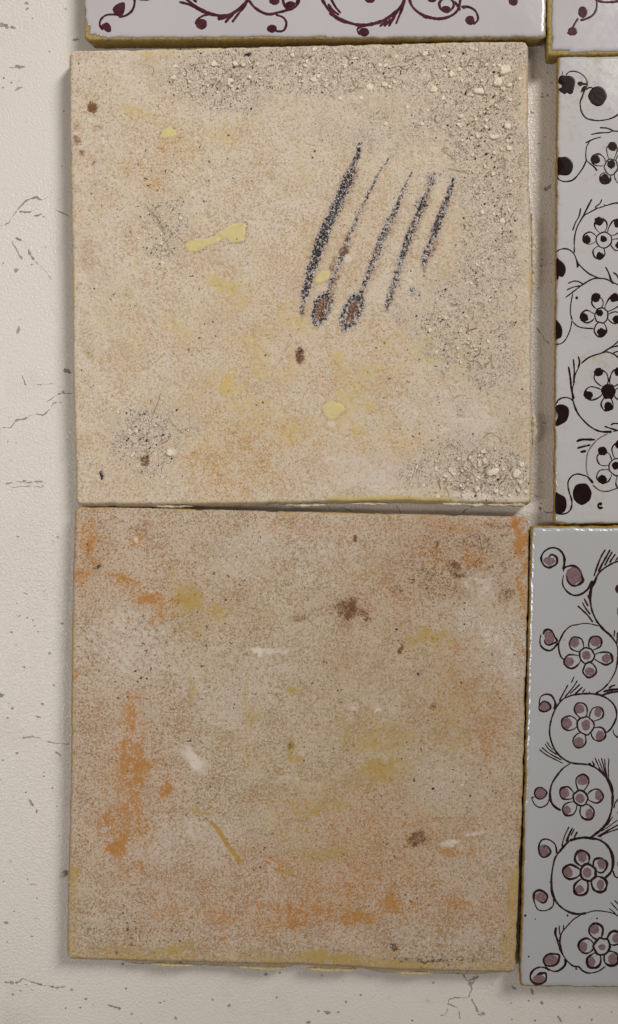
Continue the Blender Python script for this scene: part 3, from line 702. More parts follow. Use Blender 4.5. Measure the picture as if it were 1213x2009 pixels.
r_ = np.random.RandomState(8)
for i in range(330):
    q = SAND[r_.choice(len(SAND), p=np.array([s[4] for s in SAND]) / sum(s[4] for s in SAND))]
    x, y = q[0] + r_.randn() * q[2] * 0.55, q[1] + r_.randn() * q[3] * 0.55
    if not (160 < x < 1015 and 105 < y < 970): continue
    L = r_.uniform(6, 18) if r_.rand() < 0.85 else r_.uniform(18, 34)
    an = r_.uniform(0, math.pi); bend = r_.uniform(-0.35, 0.35) * L
    d = np.array([math.cos(an), math.sin(an)]); e = np.array([-d[1], d[0]]); c = np.array([x, y])
    pf.ribbon([c - d * L / 2, c + e * bend, c + d * L / 2], r_.uniform(0.5, 1.1), wvar=0.3, h=0.00002)
for pts in [[(905, 920), (920, 925), (935, 938), (958, 948)], [(918, 898), (930, 915), (945, 930)], [(900, 915), (908, 930), (925, 942)], [(940, 868), (960, 850), (978, 858), (986, 870)],
            [(870, 880), (885, 872), (900, 885)], [(330, 818), (345, 838), (360, 850)], [(300, 815), (313, 780), (318, 770)], [(305, 830), (325, 845)], [(285, 400), (310, 430), (325, 460)], [(320, 465), (335, 490), (345, 502)],
            [(950, 215), (985, 195)], [(880, 260), (920, 300)], [(880, 330), (915, 338)]]:
    pf.ribbon(pts, 0.85, wvar=0.3, jit=1.2, h=0.00002)
tag(pf.build('straw_fibres', M['fibre'], root1), kind='stuff')
# mortar stuck to the edges
def lump(root, pts, w, zc, hh, seed, mat):
    p = catmull(pts, 3.0); n = len(p); V = []; F = []; m = 9
    tg = np.gradient(p, axis=0); tg /= np.hypot(tg[:, 0], tg[:, 1])[:, None]; nr = np.stack([tg[:, 1], -tg[:, 0]], 1)
    for i in range(n):
        s = math.sin(math.pi * (i + 0.5) / n) ** 0.5
        for j in range(m):
            t = 2 * math.pi * j / m
            q = 0.7 + 0.7 * vnoise(np.array([i * 0.6 + seed]), np.array([j * 0.9]), seed)[0]
            z = zc + math.sin(t) * hh * s * q
            V.append((wx(p[i][0] + nr[i][0] * math.cos(t) * w * s * q, zc), wy(p[i][1] + nr[i][1] * math.cos(t) * w * s * q, zc), z))
    for i in range(n - 1):
        for j in range(m):
            k = (j + 1) % m
            F.append((i * m + j, i * m + k, (i + 1) * m + k, (i + 1) * m + j))
    F.append(tuple(range(m))); F.append(tuple(range((n - 1) * m, n * m))[::-1])
    return mesh_obj('mortar_lump', V, F, mat, root, True)
lump(root1, [(1043, 420), (1045, 470), (1045, 520), (1044, 575)], 5.5, T - 0.0030, 0.0020, 3, M['mortar'])
lump(root1, [(1044, 808), (1047, 835), (1046, 870)], 5.5, T - 0.0028, 0.0018, 5, M['mortar'])

for k, (x0, x1, yy, w) in enumerate([(868, 915, 988, 4.5), (912, 950, 990, 4.0), (955, 1000, 990, 3.4), (998, 1030, 990, 3.6), (560, 640, 991, 3.0), (690, 760, 988, 2.6), (300, 380, 993, 2.6)]):
    lump(root1, [(x0, yy), ((x0 + x1) / 2, yy + 1), (x1, yy)], w, T - 0.0017, 0.0012, 60 + k, M['mortar'])
# ---- orange-stained tile
root2 = empty('tile', (wx(585), wy(1450), 0))
tag(root2, 'brownish beige tile lying back up with orange and ochre stains, no brush strokes', 'tile', 'worn old tiles laid out on the tabletop')
def masks2(PX, PY, ed):
    m = {}
    fine = fbm(PX, PY, 24, 103, 4); mid = fbm(PX, PY, 90, 104, 4)
    strk = fbm(PX * 2.6, PY * 0.7, 40, 105, 4)
    m['sandy'] = np.clip(blobs(PX, PY, [(1000, 1270, 50, 90, 0, 0.7), (920, 1210, 60, 50, 0, 0.6), (470, 1090, 70, 50, 0, 0.5), (450, 1370, 60, 60, 0, 0.45), (870, 1530, 90, 70, 0, 0.55), (620, 1420, 60, 60, 0, 0.25),
                                        (270, 1370, 60, 60, 0, 0.3), (640, 1320, 160, 80, 0, 0.22), (480, 1640, 120, 60, 0, 0.25), (920, 1080, 100, 40, 0, .3)], 16, 106, 0.5) * (0.6 + 0.8 * fine), 0, 1)
    yel = blobs(PX, PY, [(370, 1180, 30, 32, 0, 0.85), (420, 1205, 50, 30, 0, 0.6), (345, 1130, 10, 22, 0, 0.75), (370, 1240, 40, 30, 0, 0.5), (375, 1345, 14, 40, 0, 0.55), (495, 1410, 14, 24, 0, 0.8),
                         (490, 1360, 6, 34, 0, 0.6), (572, 1358, 16, 12, 0, 0.85), (572, 1475, 14, 18, 0, 0.8), (840, 1245, 46, 18, 0, 0.75), (810, 1260, 30, 20, 0, .6), (870, 1370, 60, 50, 0, 0.45), (790, 1300, 40, 50, 0, .4),
                         (740, 1450, 90, 60, 0, 0.62), (750, 1510, 60, 24, -.2, 0.8), (640, 1585, 60, 16, -.1, 0.7), (640, 1670, 90, 24, -.1, 0.62), (620, 1560, 150, 60, -.3, 0.5), (500, 1480, 130, 30, 0.5, 0.45), (390, 1590, 20, 12, 0.3, 0.75),
                         (560, 1630, 60, 40, 0, 0.45), (700, 1140, 120, 60, 0, 0.25), (620, 1880, 200, 12, 0, 0.8), (300, 1862, 130, 16, 0, 0.7), (740, 1885, 60, 10, 0, 0.7), (1005, 1850, 14, 50, 0, 0.6),
                         (760, 1420, 300, 260, 0, 0.34), (650, 1560, 260, 120, 0, 0.3), (500, 1200, 220, 110, 0, 0.26), (850, 1600, 110, 50, 0, 0.35), (160, 1700, 40, 60, 0, .3), (540, 1210, 90, 40, 0, 0.35), (420, 1300, 120, 40, 0, 0.3), (880, 1460, 60, 90, 0.2, .45)], 14, 112, 0.8)
    band = (1 - sstep(12, 34, ed)) * (PY > 1700) * 0.55
    rim = (1 - sstep(2, 9, ed)) * 0.6
    m['yellow'] = np.clip(np.maximum(np.maximum(0.85 * yel * (0.35 + 0.65 * strk + 0.65 * fine), band * (0.4 + 1.1 * mid)), rim * sstep(0.35, 0.6, mid)), 0, 1)
    org = blobs(PX, PY, [(170, 1040, 22, 30, 0, 0.55), (185, 1080, 20, 30, 0, 0.6), (165, 1125, 32, 10, 0, 0.75), (250, 1135, 40, 10, 0.3, 0.75), (310, 1180, 36, 16, 0.2, 0.8), (310, 1205, 12, 16, 0, 0.7), (280, 1170, 60, 14, 0.5, .5),
                         (150, 1320, 12, 12, 0, 0.7), (166, 1310, 6, 12, 0, 0.6), (1027, 1060, 13, 46, 0, 0.9), (1028, 1150, 9, 70, 0, 0.75), (1030, 1250, 5, 60, 0, 0.6), (280, 1060, 14, 18, 0, 0.5), (282, 1066, 8, 7, 0, .8),
                         (250, 1430, 22, 80, 0.1, 0.75), (235, 1560, 40, 150, 0, 0.6), (220, 1480, 9, 40, 0, 0.8), (262, 1500, 40, 45, 0, 0.85), (300, 1490, 44, 20, 0, 0.6), (250, 1560, 44, 60, 0, 0.72), (208, 1605, 16, 24, 0.4, 0.85), (236, 1650, 20, 34, 0, 0.88),
                         (250, 1600, 70, 90, 0, 0.45), (245, 1700, 30, 40, 0, 0.5), (280, 1690, 10, 30, 0, 0.6), (330, 1550, 10, 22, 0, 0.7), (275, 1410, 30, 60, 0, 0.45), (290, 1640, 12, 40, 0, 0.6),
                         (600, 1780, 100, 26, 0, 0.72), (560, 1810, 60, 18, 0, 0.7), (700, 1795, 60, 22, 0, 0.72), (780, 1770, 50, 22, 0, 0.75), (900, 1780, 34, 20, 0, 0.72), (640, 1745, 160, 40, 0, 0.45), (450, 1790, 110, 34, 0, 0.5),
                         (360, 1785, 60, 26, 0, 0.45), (400, 1700, 160, 60, 0, 0.32), (920, 1665, 50, 16, 0, 0.5), (890, 1660, 24, 14, 0, 0.6), (560, 1690, 60, 12, 0.2, 0.6), (740, 1620, 110, 36, 0, 0.4), (590, 1750, 190, 70, 0, 0.40),
                         (430, 1855, 14, 5, -.2, 0.8), (930, 1770, 90, 90, 0, 0.32), (910, 1360, 60, 90, 0, 0.28), (860, 1090, 60, 30, 0.4, 0.45), (940, 1090, 30, 26, 0, 0.55), (890, 1265, 20, 20, 0, 0.5), (960, 1450, 30, 40, 0, 0.5),
                         (600, 1740, 420, 110, 0, 0.38), (960, 1450, 80, 420, 0, 0.28), (760, 1640, 260, 90, 0, 0.3), (860, 1120, 190, 100, 0, 0.2), (240, 1560, 120, 220, 0, 0.3), (250, 1110, 150, 90, 0, 0.24), (700, 1030, 330, 14, 0, 0.28), (900, 1030, 90, 14, 0, 0.4), (390, 1070, 60, 50, 0, 0.22), (640, 1440, 60, 30, 0, 0.2), (145, 1500, 10, 60, 0, .4), (200, 1420, 60, 160, 0, .25), (700, 1690, 300, 50, 0, .3)], 14, 131, 0.75)
    m['orange'] = np.clip(0.86 * org * (0.2 + 0.75 * fbm(PX * 1.6, PY * 0.9, 44, 132, 4) + 0.75 * fbm(PX * 2.2, PY * 0.8, 26, 139, 4, 0.65)) + 0.10 * sstep(0.42, 0.66, fbm(PX, PY, 150, 133, 5, 0.62)), 0, 0.86)
    m['brown'] = np.clip(blobs(PX, PY, [(682, 1198, 26, 22, 0, 0.7), (690, 1190, 9, 26, 0, 0.7), (710, 1202, 22, 8, 0, 0.55), (722, 1213, 9, 7, 0, 0.6), (686, 1235, 5, 22, 0, 0.45), (585, 1213, 16, 10, 0, 0.5), (785, 1275, 7, 14, 0, 0.7),
                                        (890, 1112, 12, 20, -0.5, 0.75), (905, 1130, 14, 5, 0.4, 0.75), (855, 1072, 6, 10, 0, 0.7), (878, 1168, 8, 9, 0, 0.6), (952, 1128, 9, 4, -.2, 0.7), (966, 1108, 6, 9, .4, 0.6), (780, 1155, 22, 16, 0, 0.4),
                                        (820, 1645, 24, 16, -.3, 0.7), (990, 1170, 20, 24, 0, 0.5), (190, 1110, 12, 6, -.5, 0.65), (280, 1045, 14, 12, 0, 0.3), (570, 1465, 8, 14, 0, 0.45), (775, 1858, 10, 8, 0, 0.65), (830, 1882, 60, 3, 0.05, 0.75),
                                        (800, 1885, 24, 5, 0, 0.6), (930, 1880, 24, 4, 0, .4), (235, 1868, 6, 6, 0, 0.5), (695, 1060, 6, 7, 0, 0.65), (850, 1385, 8, 8, 0, 0.5), (960, 1055, 60, 20, 0, 0.3), (985, 1030, 40, 9, 0, 0.4), (870, 1090, 40, 30, 0.5, 0.4),
                                        (960, 1310, 16, 8, 0, 0.4), (800, 1380, 240, 200, 0, 0.16), (900, 1110, 150, 90, 0, 0.40), (930, 1070, 60, 30, 0, 0.45), (690, 1200, 70, 50, 0, .25), (186, 1085, 20, 30, 0, 0.3)], 6, 141, 0.55) * (0.6 + 0.8 * fine), 0, 1)
    m['white'] = blobs(PX, PY, [(506, 1277, 10, 10, 0, 0.9), (530, 1275, 24, 8, 0, 0.62), (555, 1282, 14, 6, 0, 0.55), (380, 1490, 12, 34, -0.6, 0.72), (375, 1630, 12, 12, 0, 0.4), (740, 1396, 10, 4, 0, 0.7), (728, 1425, 12, 6, -.6, 0.55),
                                (690, 1390, 14, 8, 0, 0.5), (565, 1250 - 55, 20, 5, 0.3, 0.4), (540, 1240, 8, 8, 0, .4), (268, 1055, 5, 8, 0, 0.7), (940, 1150, 40, 30, 0.4, 0.5), (970, 1240, 34, 40, 0, 0.45), (1000, 1310, 24, 40, 0, .4), (880, 1655, 30, 5, -.2, 0.6),
                                (930, 1635, 30, 6, -.3, 0.5), (575, 1535, 60, 14, 0.2, 0.42), (620, 1540, 20, 14, 0, 0.4), (780, 1575, 20, 8, 0, .3), (590, 1485, 8, 6, 0, 0.5)], 6, 151, 0.6)
    m['pale'] = np.clip(blobs(PX, PY, [(250, 1270, 110, 110, 0, 0.6), (450, 1320, 140, 90, 0, 0.45), (560, 1080, 220, 60, 0, 0.45), (960, 1210, 70, 130, 0, 0.6), (660, 1400, 160, 80, 0, 0.35), (800, 1480, 120, 60, 0, 0.4), (380, 1650, 130, 60, 0, 0.5),
                                       (960, 1560, 60, 160, 0, 0.45), (750, 1380, 40, 90, 0, .5), (600, 1840, 260, 20, 0, .3), (900, 1840, 100, 30, 0, .5)], 24, 161, 0.6), 0, 1)
    arc = line_mask(PX + 30 * (fbm(PX, PY, 60, 181) - 0.5), PY + 30 * (fbm(PX, PY, 60, 182) - 0.5), [(770, 1235), (850, 1265), (885, 1340), (870, 1430), (800, 1500), (700, 1550), (600, 1600)], [18, 26, 34, 40, 42, 40, 28], 0.8)
    m['yellow'] = np.clip(np.maximum(m['yellow'], 0.40 * arc * (0.4 + 1.1 * fine)), 0, 1)
    lp = line_mask(PX + 2 * (fbm(PX, PY, 12, 5) - 0.5), PY, [(414, 1612), (424, 1622), (436, 1640), (450, 1662), (462, 1676), (473, 1692)], [3.5, 4.5, 4.5, 3.8, 4.5, 3.8], 0.3)
    lp = np.maximum(lp, line_mask(PX, PY, [(540, 1706), (556, 1709), (575, 1713)], [2.5, 3, 2.5], 0.4))
    m['yellow'] = np.maximum(m['yellow'], lp); m['orange'] = np.maximum(m['orange'], 0.45 * lp)
    m['sandy'] *= (1 - lp)
    st = blobs(PX, PY, [(194, 1111, 7, 3, -0.6, 0.8), (821, 1323, 3, 3, 0, 1.0), (778, 1235, 3, 3, 0, 0.9), (810, 1137, 3, 2, 0, 0.9), (770, 1856, 5, 5, 0, 0.5)], 0.6, 171, 0.4)
    st = np.maximum(st, 0.40 * line_mask(PX, PY + 3 * (fbm(PX, PY, 20, 6) - 0.5), [(752, 1881), (800, 1883), (850, 1884), (900, 1883), (925, 1882)], [1, 1.6, 2.2, 1.6, 1.2], 0.6))
    m['stroke_pit_shade'] = st
    return m
def relief2(PX, PY, ed, m):
    return (fbm(PX, PY, 46, 193, 4) - 0.5) * 0.00032 + (fbm(PX, PY * 0.12, 14, 194, 3) - 0.5) * 0.00007 - 0.00022 * sstep(0.66, 0.80, fbm(PX, PY, 13, 195, 3)) + (fbm(PX, PY, 170, 191, 3) - 0.5) * 0.0006 + (fbm(PX, PY, 6, 192, 3) - 0.5) * (0.00005 + 0.00010 * m['sandy']) + 0.00008 * m['white'] - 0.0001 * m['brown']
E2 = ([(994, 147), (1100, 144), (1250, 141), (1500, 139), (1650, 136), (1750, 133), (1880, 131)],
      [(1014, 1038), (1150, 1037), (1300, 1033), (1450, 1029), (1600, 1025), (1750, 1018), (1908, 1012)],
      [(147, 994), (350, 998), (600, 1004), (800, 1008), (1038, 1014)],
      [(131, 1881), (300, 1887), (560, 1893), (690, 1897), (760, 1903), (1012, 1908)])
for k, (x0, x1, y0, y1, w) in enumerate([(300, 380, 1890, 1893, 2.8), (470, 560, 1896, 1900, 3.2), (600, 700, 1900, 1903, 3.0), (770, 850, 1906, 1908, 2.6)]):
    lump(root2, [(x0, y0), ((x0 + x1) / 2, (y0 + y1) / 2 + 1), (x1, y1)], w, T - 0.0021, 0.0011, 80 + k, M['clay_pale'])
def side2(wh, px, py, d):
    o = np.array([-6.0, 5.0, 15.0, 8.0])[wh] * d ** 0.6
    o += np.where(wh == 2, 7 * np.exp(-((d - 0.25) / 0.16) ** 2) * sstep(0.3, 0.6, fbm(px, py * 0, 70, 13)), 0)
    return o
back_tile(root2, M['back2'], E2, T, masks2, relief2, 400, 51, side2)

# ------------------------------------------------------------------ painted, glazed tiles
def poly_ring(corners, rc, step=2.0):
    """rounded polygon outline, clockwise in photograph pixels"""
    out = []; n = len(corners)
    for i in range(n):
        p0, p, p1 = [np.array(corners[(i + k) % n], float) for k in (-1, 0, 1)]
        d0 = (p0 - p) / np.hypot(*(p0 - p)); d1 = (p1 - p) / np.hypot(*(p1 - p))
        a = p + d0 * rc; b = p + d1 * rc
        for t in np.linspace(0, 1, 6): out.append((1 - t) ** 2 * a + 2 * t * (1 - t) * p + t * t * b)
        q1 = p1 - d1 * rc
        m = int(np.hypot(*(q1 - b)) / step)
        for t in np.linspace(0, 1, m + 1)[1:-1]: out.append(b + (q1 - b) * t)
    return np.array(out)
def inward(P):
    c = P.mean(0)
    half = np.mean([np.ptp(P[:, 0]), np.ptp(P[:, 1])]) / 2
    return (c - P) / half
def rings_mesh(name, rings, mat, root, cap=True, cap_bottom=False):
    V = []; F = []; n = len(rings[0][0])
    for P, z in rings:
        z = np.broadcast_to(z, (n,))
        V += [(wx(p[0], TT), wy(p[1], TT), zz) for p, zz in zip(P, z)]
    for k in range(len(rings) - 1):
        for i in range(n):
            j = (i + 1) % n
            F.append((k * n + i, k * n + j, (k + 1) * n + j, (k + 1) * n + i))
    if cap:                                                     # flat top: two shrunken rings and a fan
        P, z = rings[-1]; z = float(np.mean(z)); c = P.mean(0); b = len(V)
        for fr in (0.55, 0.12): V += [(wx(c[0] + (p[0] - c[0]) * fr, TT), wy(c[1] + (p[1] - c[1]) * fr, TT), z) for p in P]
        V.append((wx(c[0], TT), wy(c[1], TT), z))
        for k in range(2):
            for i in range(n):
                j = (i + 1) % n
                F.append((b - n + k * n + i, b - n + k * n + j, b + k * n + j, b + k * n + i))
        F += [(b + n + i, b + n + (i + 1) % n, b + 2 * n) for i in range(n)]
    if cap_bottom: F.append(tuple(range(n))[::-1])
    V = np.array(V); p = V[(len(rings) - 1) * n:len(rings) * n]
    ar = np.sum(p[:, 0] * np.roll(p[:, 1], -1) - np.roll(p[:, 0], -1) * p[:, 1])
    if ar < 0: F = [q[::-1] for q in F]
    o = mesh_obj(name, V, F, mat, root, True)
    return o

def painted_tile(root, corners, thick, glaze, clay, wear, seed, rim=2.5, under=6.0, roll=((0.9, 0.26), (2.2, 0.37), (4.2, 0.43), (7.5, 0.45))):
    """clay slab with a separate glaze skin; wear(px, py) = extra pixels of glaze lost at the edge"""
    global TT
    TT = thick
    P = poly_ring(corners, 7); nin = inward(P)
    fn = lambda size, sd, o=4: fbm(P[:, 0], P[:, 1], size, seed + sd, o) - 0.5
    P = P + nin * (fn(30, 1) * 3 + fn(8, 2) * 1.6)[:, None]
    gz = thick - 0.00045
    rg = []
    for d, ins in [(0.0, under), (0.25, under * 0.8), (0.5, under * 0.45), (0.75, under * 0.15), (0.93, -0.2)]:
        rg.append((P + nin * (ins + 3.0 * (fbm(P[:, 0] + d * 70, P[:, 1] + d * 40, 9, seed + 5) - 0.5))[:, None], gz * d))
    rg.append((P + nin * 1.2, gz * 0.99)); rg.append((P + nin * 4.0, gz + 0.00002)); rg.append((P + nin * 26.0, gz - 0.0001))
    rings_mesh('clay_body', rg, clay, root, True, True)
    lost = rim * (0.3 + 1.6 * np.clip(fn(26, 7) + 0.4, 0, 1)) + 1.3 * np.clip(fn(6, 8) + 0.2, 0, 1) + np.array([wear(p[0], p[1]) for p in P]) * (0.7 + 0.9 * (fn(14, 9) + 0.3))
    lost = np.maximum(lost, 0.4)
    Q = P + nin * lost[:, None]
    edge = lambda k: Q + nin * k
    rg = [(edge(-0.4), gz - 0.0001), (edge(0.0), gz + 0.00012)] + [(edge(k), gz + h / 1000) for k, h in roll]
    rings_mesh('glaze', rg, glaze, root)
    # height of the glaze under the paint
    c = np.array(corners, float)
    def zf(px, py):
        d = 1e9; n = len(c)
        for i in range(n):
            a, b = c[i], c[(i + 1) % n]; t = b - a
            d = min(d, abs((px - a[0]) * t[1] - (py - a[1]) * t[0]) / math.hypot(*t))
        return thick - 0.00026 * max(0.0, 1 - (d - rim) / 3.6) ** 2
    return zf

class Motif:
    """one tile's decoration, traced in zoomed coordinates"""
    def __init__(self, root, zf, line, wash, ox=0, oy=0, sc=1.0):
        self.root, self.zf, self.line, self.wash = root, zf, line, wash
        self.ox, self.oy, self.sc = ox, oy, sc
    def at(self, ox, oy, sc):
        self.ox, self.oy, self.sc = ox, oy, sc; return self
    def P(self, pts): return [(self.ox + x / self.sc, self.oy + y / self.sc) for x, y in pts]
    def W(self, w): return [1.34 * k / self.sc for k in w] if hasattr(w, '__len__') else 1.34 * w / self.sc
    def scroll(self, pts, w, name='scroll_line', closed=False, wash=None, mat=None):
        o = Paint(self.zf).ribbon(self.P(pts), self.W(w), closed).build(name, mat or self.line, self.root)
        if wash: self._wash(o, wash)
        return o
    def _wash(self, parent, w, dark=False):
        x, y, rx = w[0], w[1], w[2]; ry = w[3] if len(w) > 3 else rx
        q = self.P([(x, y)])[0]
        Paint(self.zf).dab(q[0], q[1], rx / self.sc, ry / self.sc, 0, 0.12, 0.00003 if not dark else 0.00007).build('colour_dab', self.line if dark else self.wash, parent)
    def hatch(self, lst):
        for pts, w in lst: self.scroll(pts, w, 'hatch_stroke')
    def dot(self, x, y, rx, ry=None, poly=None, rough=0.05):
        p = Paint(self.zf)
        if poly: p.dab(0, 0, 1, poly=self.P(poly), h=0.00005)
        else:
            q = self.P([(x, y)])[0]; p.dab(q[0], q[1], rx / self.sc, (ry or rx) / self.sc, 0, rough, 0.00005)
        return p.build('painted_dot', self.line, self.root)
    def flower(self, ring, petals, w, dark=False, openp=0.12):
        cx, cy, r = ring[:3]
        P = Paint(self.zf)
        a = np.linspace(0, 2 * math.pi, 14, endpoint=False)
        wob = 1 + 0.05 * rng.randn(14)
        P.ribbon(self.P([(cx + math.cos(t) * r * k, cy + math.sin(t) * r * k * 1.06) for t, k in zip(a, wob)]), self.W(w), True)
        for (px, py, pr, dx, dy, dr, *rest) in petals:
            an = math.atan2(py - cy, px - cx); D = math.hypot(px - cx, py - cy)
            e = np.array([math.cos(an), math.sin(an)]); nn = np.array([-e[1], e[0]]); c0 = np.array([cx, cy]); c1 = np.array([px, py])
            st = c0 + e * (r * 1.02)
            k = rng.uniform(0.85, 1.1)
            pts = [st + nn * r * 0.28, c0 + e * (r + (D - r) * 0.35) + nn * pr * 0.66 * k, c1 + nn * pr * 0.92, c1 + nn * pr * 0.62 + e * pr * 0.66, c1 + e * pr * 0.95 + nn * pr * rng.uniform(-0.15, 0.15),
                   c1 - nn * pr * 0.66 + e * pr * 0.62, c1 - nn * pr * 0.92, c0 + e * (r + (D - r) * 0.35) - nn * pr * 0.66, st - nn * r * 0.28]
            if rng.rand() < 0.5: pts = pts[::-1]
            P.ribbon(self.P(pts), self.W([w * 0.55, w * 0.8, w, w * 1.15, w * 1.25, w * 1.1, w, w * 0.8, w * 0.6]), wvar=0.25)
        o = P.build('painted_flower', self.line, self.root)
        for pt in petals: self._wash(o, pt[3:], dark)
        if len(ring) > 3: self._wash(o, ring[3:], dark)
        return o

GROUP = 'worn old tiles laid out on the tabletop'
# ---- top tile
rt = empty('tile', (wx(619), wy(-380), 0))
tag(rt, 'lilac white glazed tile with purple scrolls, resting above the brush-stroked tile, chipped corner', 'tile', GROUP)
def wear_top(x, y):
    return 11 * math.exp(-(((x - 172) / 22) ** 2 + ((y - 66) / 13) ** 2)) + (2.0 if y > 40 and x < 640 else 0)
zt = painted_tile(rt, [(165, -830), (1073, -830), (1073, 73), (165, 77)], T, M['glaze_top'], M['clay'], wear_top, 201, 2.0, 6.0)
m = Motif(rt, zt, M['paint_top'], M['paint_top'], 100, 0, 2.166)
m.dot(0, 0, 0, poly=[(262, 40), (280, 18), (312, 10), (315, 40), (302, 68), (278, 66)])
m.scroll([(350, -40), (356, 10), (345, 45), (318, 66), (288, 73)], 8); m.scroll([(285, 62), (240, 63), (215, 80), (208, 105), (222, 128)], 7)
m.dot(0, 0, 0, poly=[(214, 108), (238, 95), (254, 110), (256, 132), (240, 137), (222, 122)])
m.scroll([(330, -12), (370, -5), (415, -4), (440, -30)], 8)
m.scroll([(545, 8), (590, 20), (640, 45), (690, 62), (745, 66), (790, 45), (828, 12), (845, -30), (850, -90)], [9, 9, 11, 11, 10, 11, 11, 9, 9])
m.hatch([([(570, -8), (620, 30), (660, 50)], 9), ([(740, 97), (770, 62), (800, 38), (830, 8)], 10), ([(770, 95), (800, 55), (832, 18)], 8), ([(708, 80), (735, 75), (765, 62)], 11), ([(705, 68), (740, 72)], 9), ([(590, -20), (620, 10)], 9)])
m.scroll([(690, 60), (650, 66), (622, 84), (614, 104)], 7); m.dot(640, 102, 25, 23)
m.scroll([(840, 0), (870, 35), (920, 60), (970, 52), (1010, 40), (1050, 15), (1055, -20)], 9)
m.dot(950, 3, 23, 18); m.dot(1018, 22, 22, 18); m.scroll([(985, -20), (990, 15), (1010, 40), (1040, 25), (1050, -5)], 9)
m.scroll([(955, 62), (988, 75), (1001, 100), (988, 130), (955, 133)], 7); m.dot(940, 122, 22, 17)
m.at(640, 0, 2.117)
m.scroll([(-40, -60), (-20, -10), (5, 32), (40, 68), (90, 92), (150, 105), (220, 92), (270, 65), (308, 30), (332, -20), (340, -80)], [8, 9, 9, 9, 10, 11, 10, 11, 10, 9, 9])
m.hatch([([(12, 55), (60, 85), (102, 98)], 8), ([(8, 15), (30, 45), (55, 62)], 8), ([(20, -5), (40, 30), (62, 55)], 8), ([(222, 110), (255, 85)], 8), ([(240, 110), (272, 78)], 8), ([(260, 110), (280, 75), (300, 40)], 8), ([(290, 100), (312, 45), (328, 0)], 8)])
m.scroll([(195, 98), (150, 110), (130, 122), (140, 145)], 7); m.dot(158, 133, 22, 18); m.dot(182, -4, 22, 17)
m.scroll([(342, -30), (352, 15), (375, 45), (415, 68), (470, 78), (520, 65), (550, 35), (560, -20)], 9)
m.scroll([(400, 66), (425, 72)], 11); m.dot(440, -4, 20, 14); m.scroll([(472, 10), (485, -5), (520, -2), (530, 25), (505, 50), (478, 38), (470, 18)], 8, 'petal_ring', True); m.dot(498, 38, 20, 14)
m.scroll([(530, 5), (548, 25), (556, 45)], 8)
m.scroll([(560, 28), (595, 30), (622, 48), (631, 80), (612, 102)], 8); m.dot(598, 84, 20, 20); m.scroll([(565, 32), (580, 28)], 11); m.dot(778, 4, 20, 20)
# rows of the same design beyond the picture's edge
for cx in (330, 690, 1000):
    m.at(0, 0, 1); m.flower((cx - 20, -60, 14, cx - 20, -60, 8), [(cx - 20 + 34 * math.cos(t), -60 + 34 * math.sin(t), 14, cx - 20 + 40 * math.cos(t), -60 + 40 * math.sin(t), 8) for t in (0.3, 1.56, 2.8, 4.1, 5.3)], 3.6, True)

# ---- corner tile
rc_ = empty('tile', (wx(1500), wy(-350), 0))
tag(rc_, 'lilac white glazed tile with broad bare yellow clay rim and one small purple sprig', 'tile', GROUP)
def wear_corner(x, y): return 6.5 if x < 1110 else (2.5 if y > 60 else 0)
zc = painted_tile(rc_, [(1075, -800), (1975, -800), (1975, 96), (1075, 107)], T + 0.0004, M['glaze_top'], M['clay'], wear_corner, 231, 2.5, 7.0)
m = Motif(rc_, zc, M['paint_top'], M['paint_top'], 640, 0, 2.117)
m.scroll([(1116, -30), (1125, 10), (1122, 40), (1105, 65), (1075, 80), (1055, 84)], 7); m.dot(1066, 50, 20, 24); m.scroll([(1048, 75), (1035, 95), (1020, 125), (1016, 148)], 7); m.dot(1024, 130, 20, 18)
m.scroll([(1000, 135), (1018, 145)], 6); m.scroll([(1118, 0), (1160, 9), (1213, 4), (1260, -20)], 8)

# ---- tile with black dots
r1 = empty('tile', (wx(1540), wy(567), 0))
tag(r1, 'yellowed white glazed tile with glossy black dots and black outlined flowers', 'tile', GROUP)
def wear_mid(x, y): return 1.6 if x < 1110 or y < 125 else 0.5
zm = painted_tile(r1, [(1094, 108), (1998, 100), (1990, 1029), (1087, 1028)], T - 0.0004, M['glaze_mid'], M['clay_dark'], wear_mid, 261, 1.4, 13.0)
m = Motif(r1, zm, M['paint_mid'], M['wash_mid'], 1040, 80, 6.277)
m.scroll([(440, 425), (480, 385), (540, 375), (610, 395), (670, 440), (700, 490), (705, 545), (680, 590), (660, 640), (640, 700), (620, 750), (625, 830), (650, 900), (700, 955), (770, 975), (840, 983), (920, 975), (1000, 955), (1086, 905), (1180, 800), (1220, 680)], [11, 13, 13, 13, 14, 15, 16, 16, 14, 20, 20, 14, 14, 14, 14, 14, 14, 14, 14, 13])
m.dot(0, 0, 0, poly=[(350, 490), (365, 440), (400, 425), (440, 430), (490, 430), (540, 455), (560, 490), (550, 560), (535, 620), (525, 645), (490, 660), (455, 640), (430, 658), (380, 630), (350, 595), (385, 580), (390, 550), (355, 520)])
m.hatch([([(403, 372), (395, 430)], 8), ([(690, 560), (655, 595), (625, 640)], [30, 24, 8]), ([(690, 605), (720, 580), (770, 574)], 13)])
m.dot(0, 0, 0, poly=[(583, 525), (600, 505), (640, 503), (662, 520), (695, 518), (695, 545), (650, 545), (620, 560), (600, 550)])
m.dot(833, 680, 113, 122)
w1 = Paint(zm); 
for i in range(26):
    q = m.P([(1000 + rng.randn() * 42, 868 + rng.randn() * 30)])[0]; w1.dab(q[0], q[1], rng.uniform(0.6, 1.6), None, 0, 0.4, 0.00002)
for i in range(8):
    q = m.P([(825 + rng.randn() * 30, 510 + rng.randn() * 16)])[0]; w1.dab(q[0], q[1], rng.uniform(0.5, 1.2), None, 0, 0.4, 0.00002)
w1.build('pink_smudge', M['wash_mid'], r1)
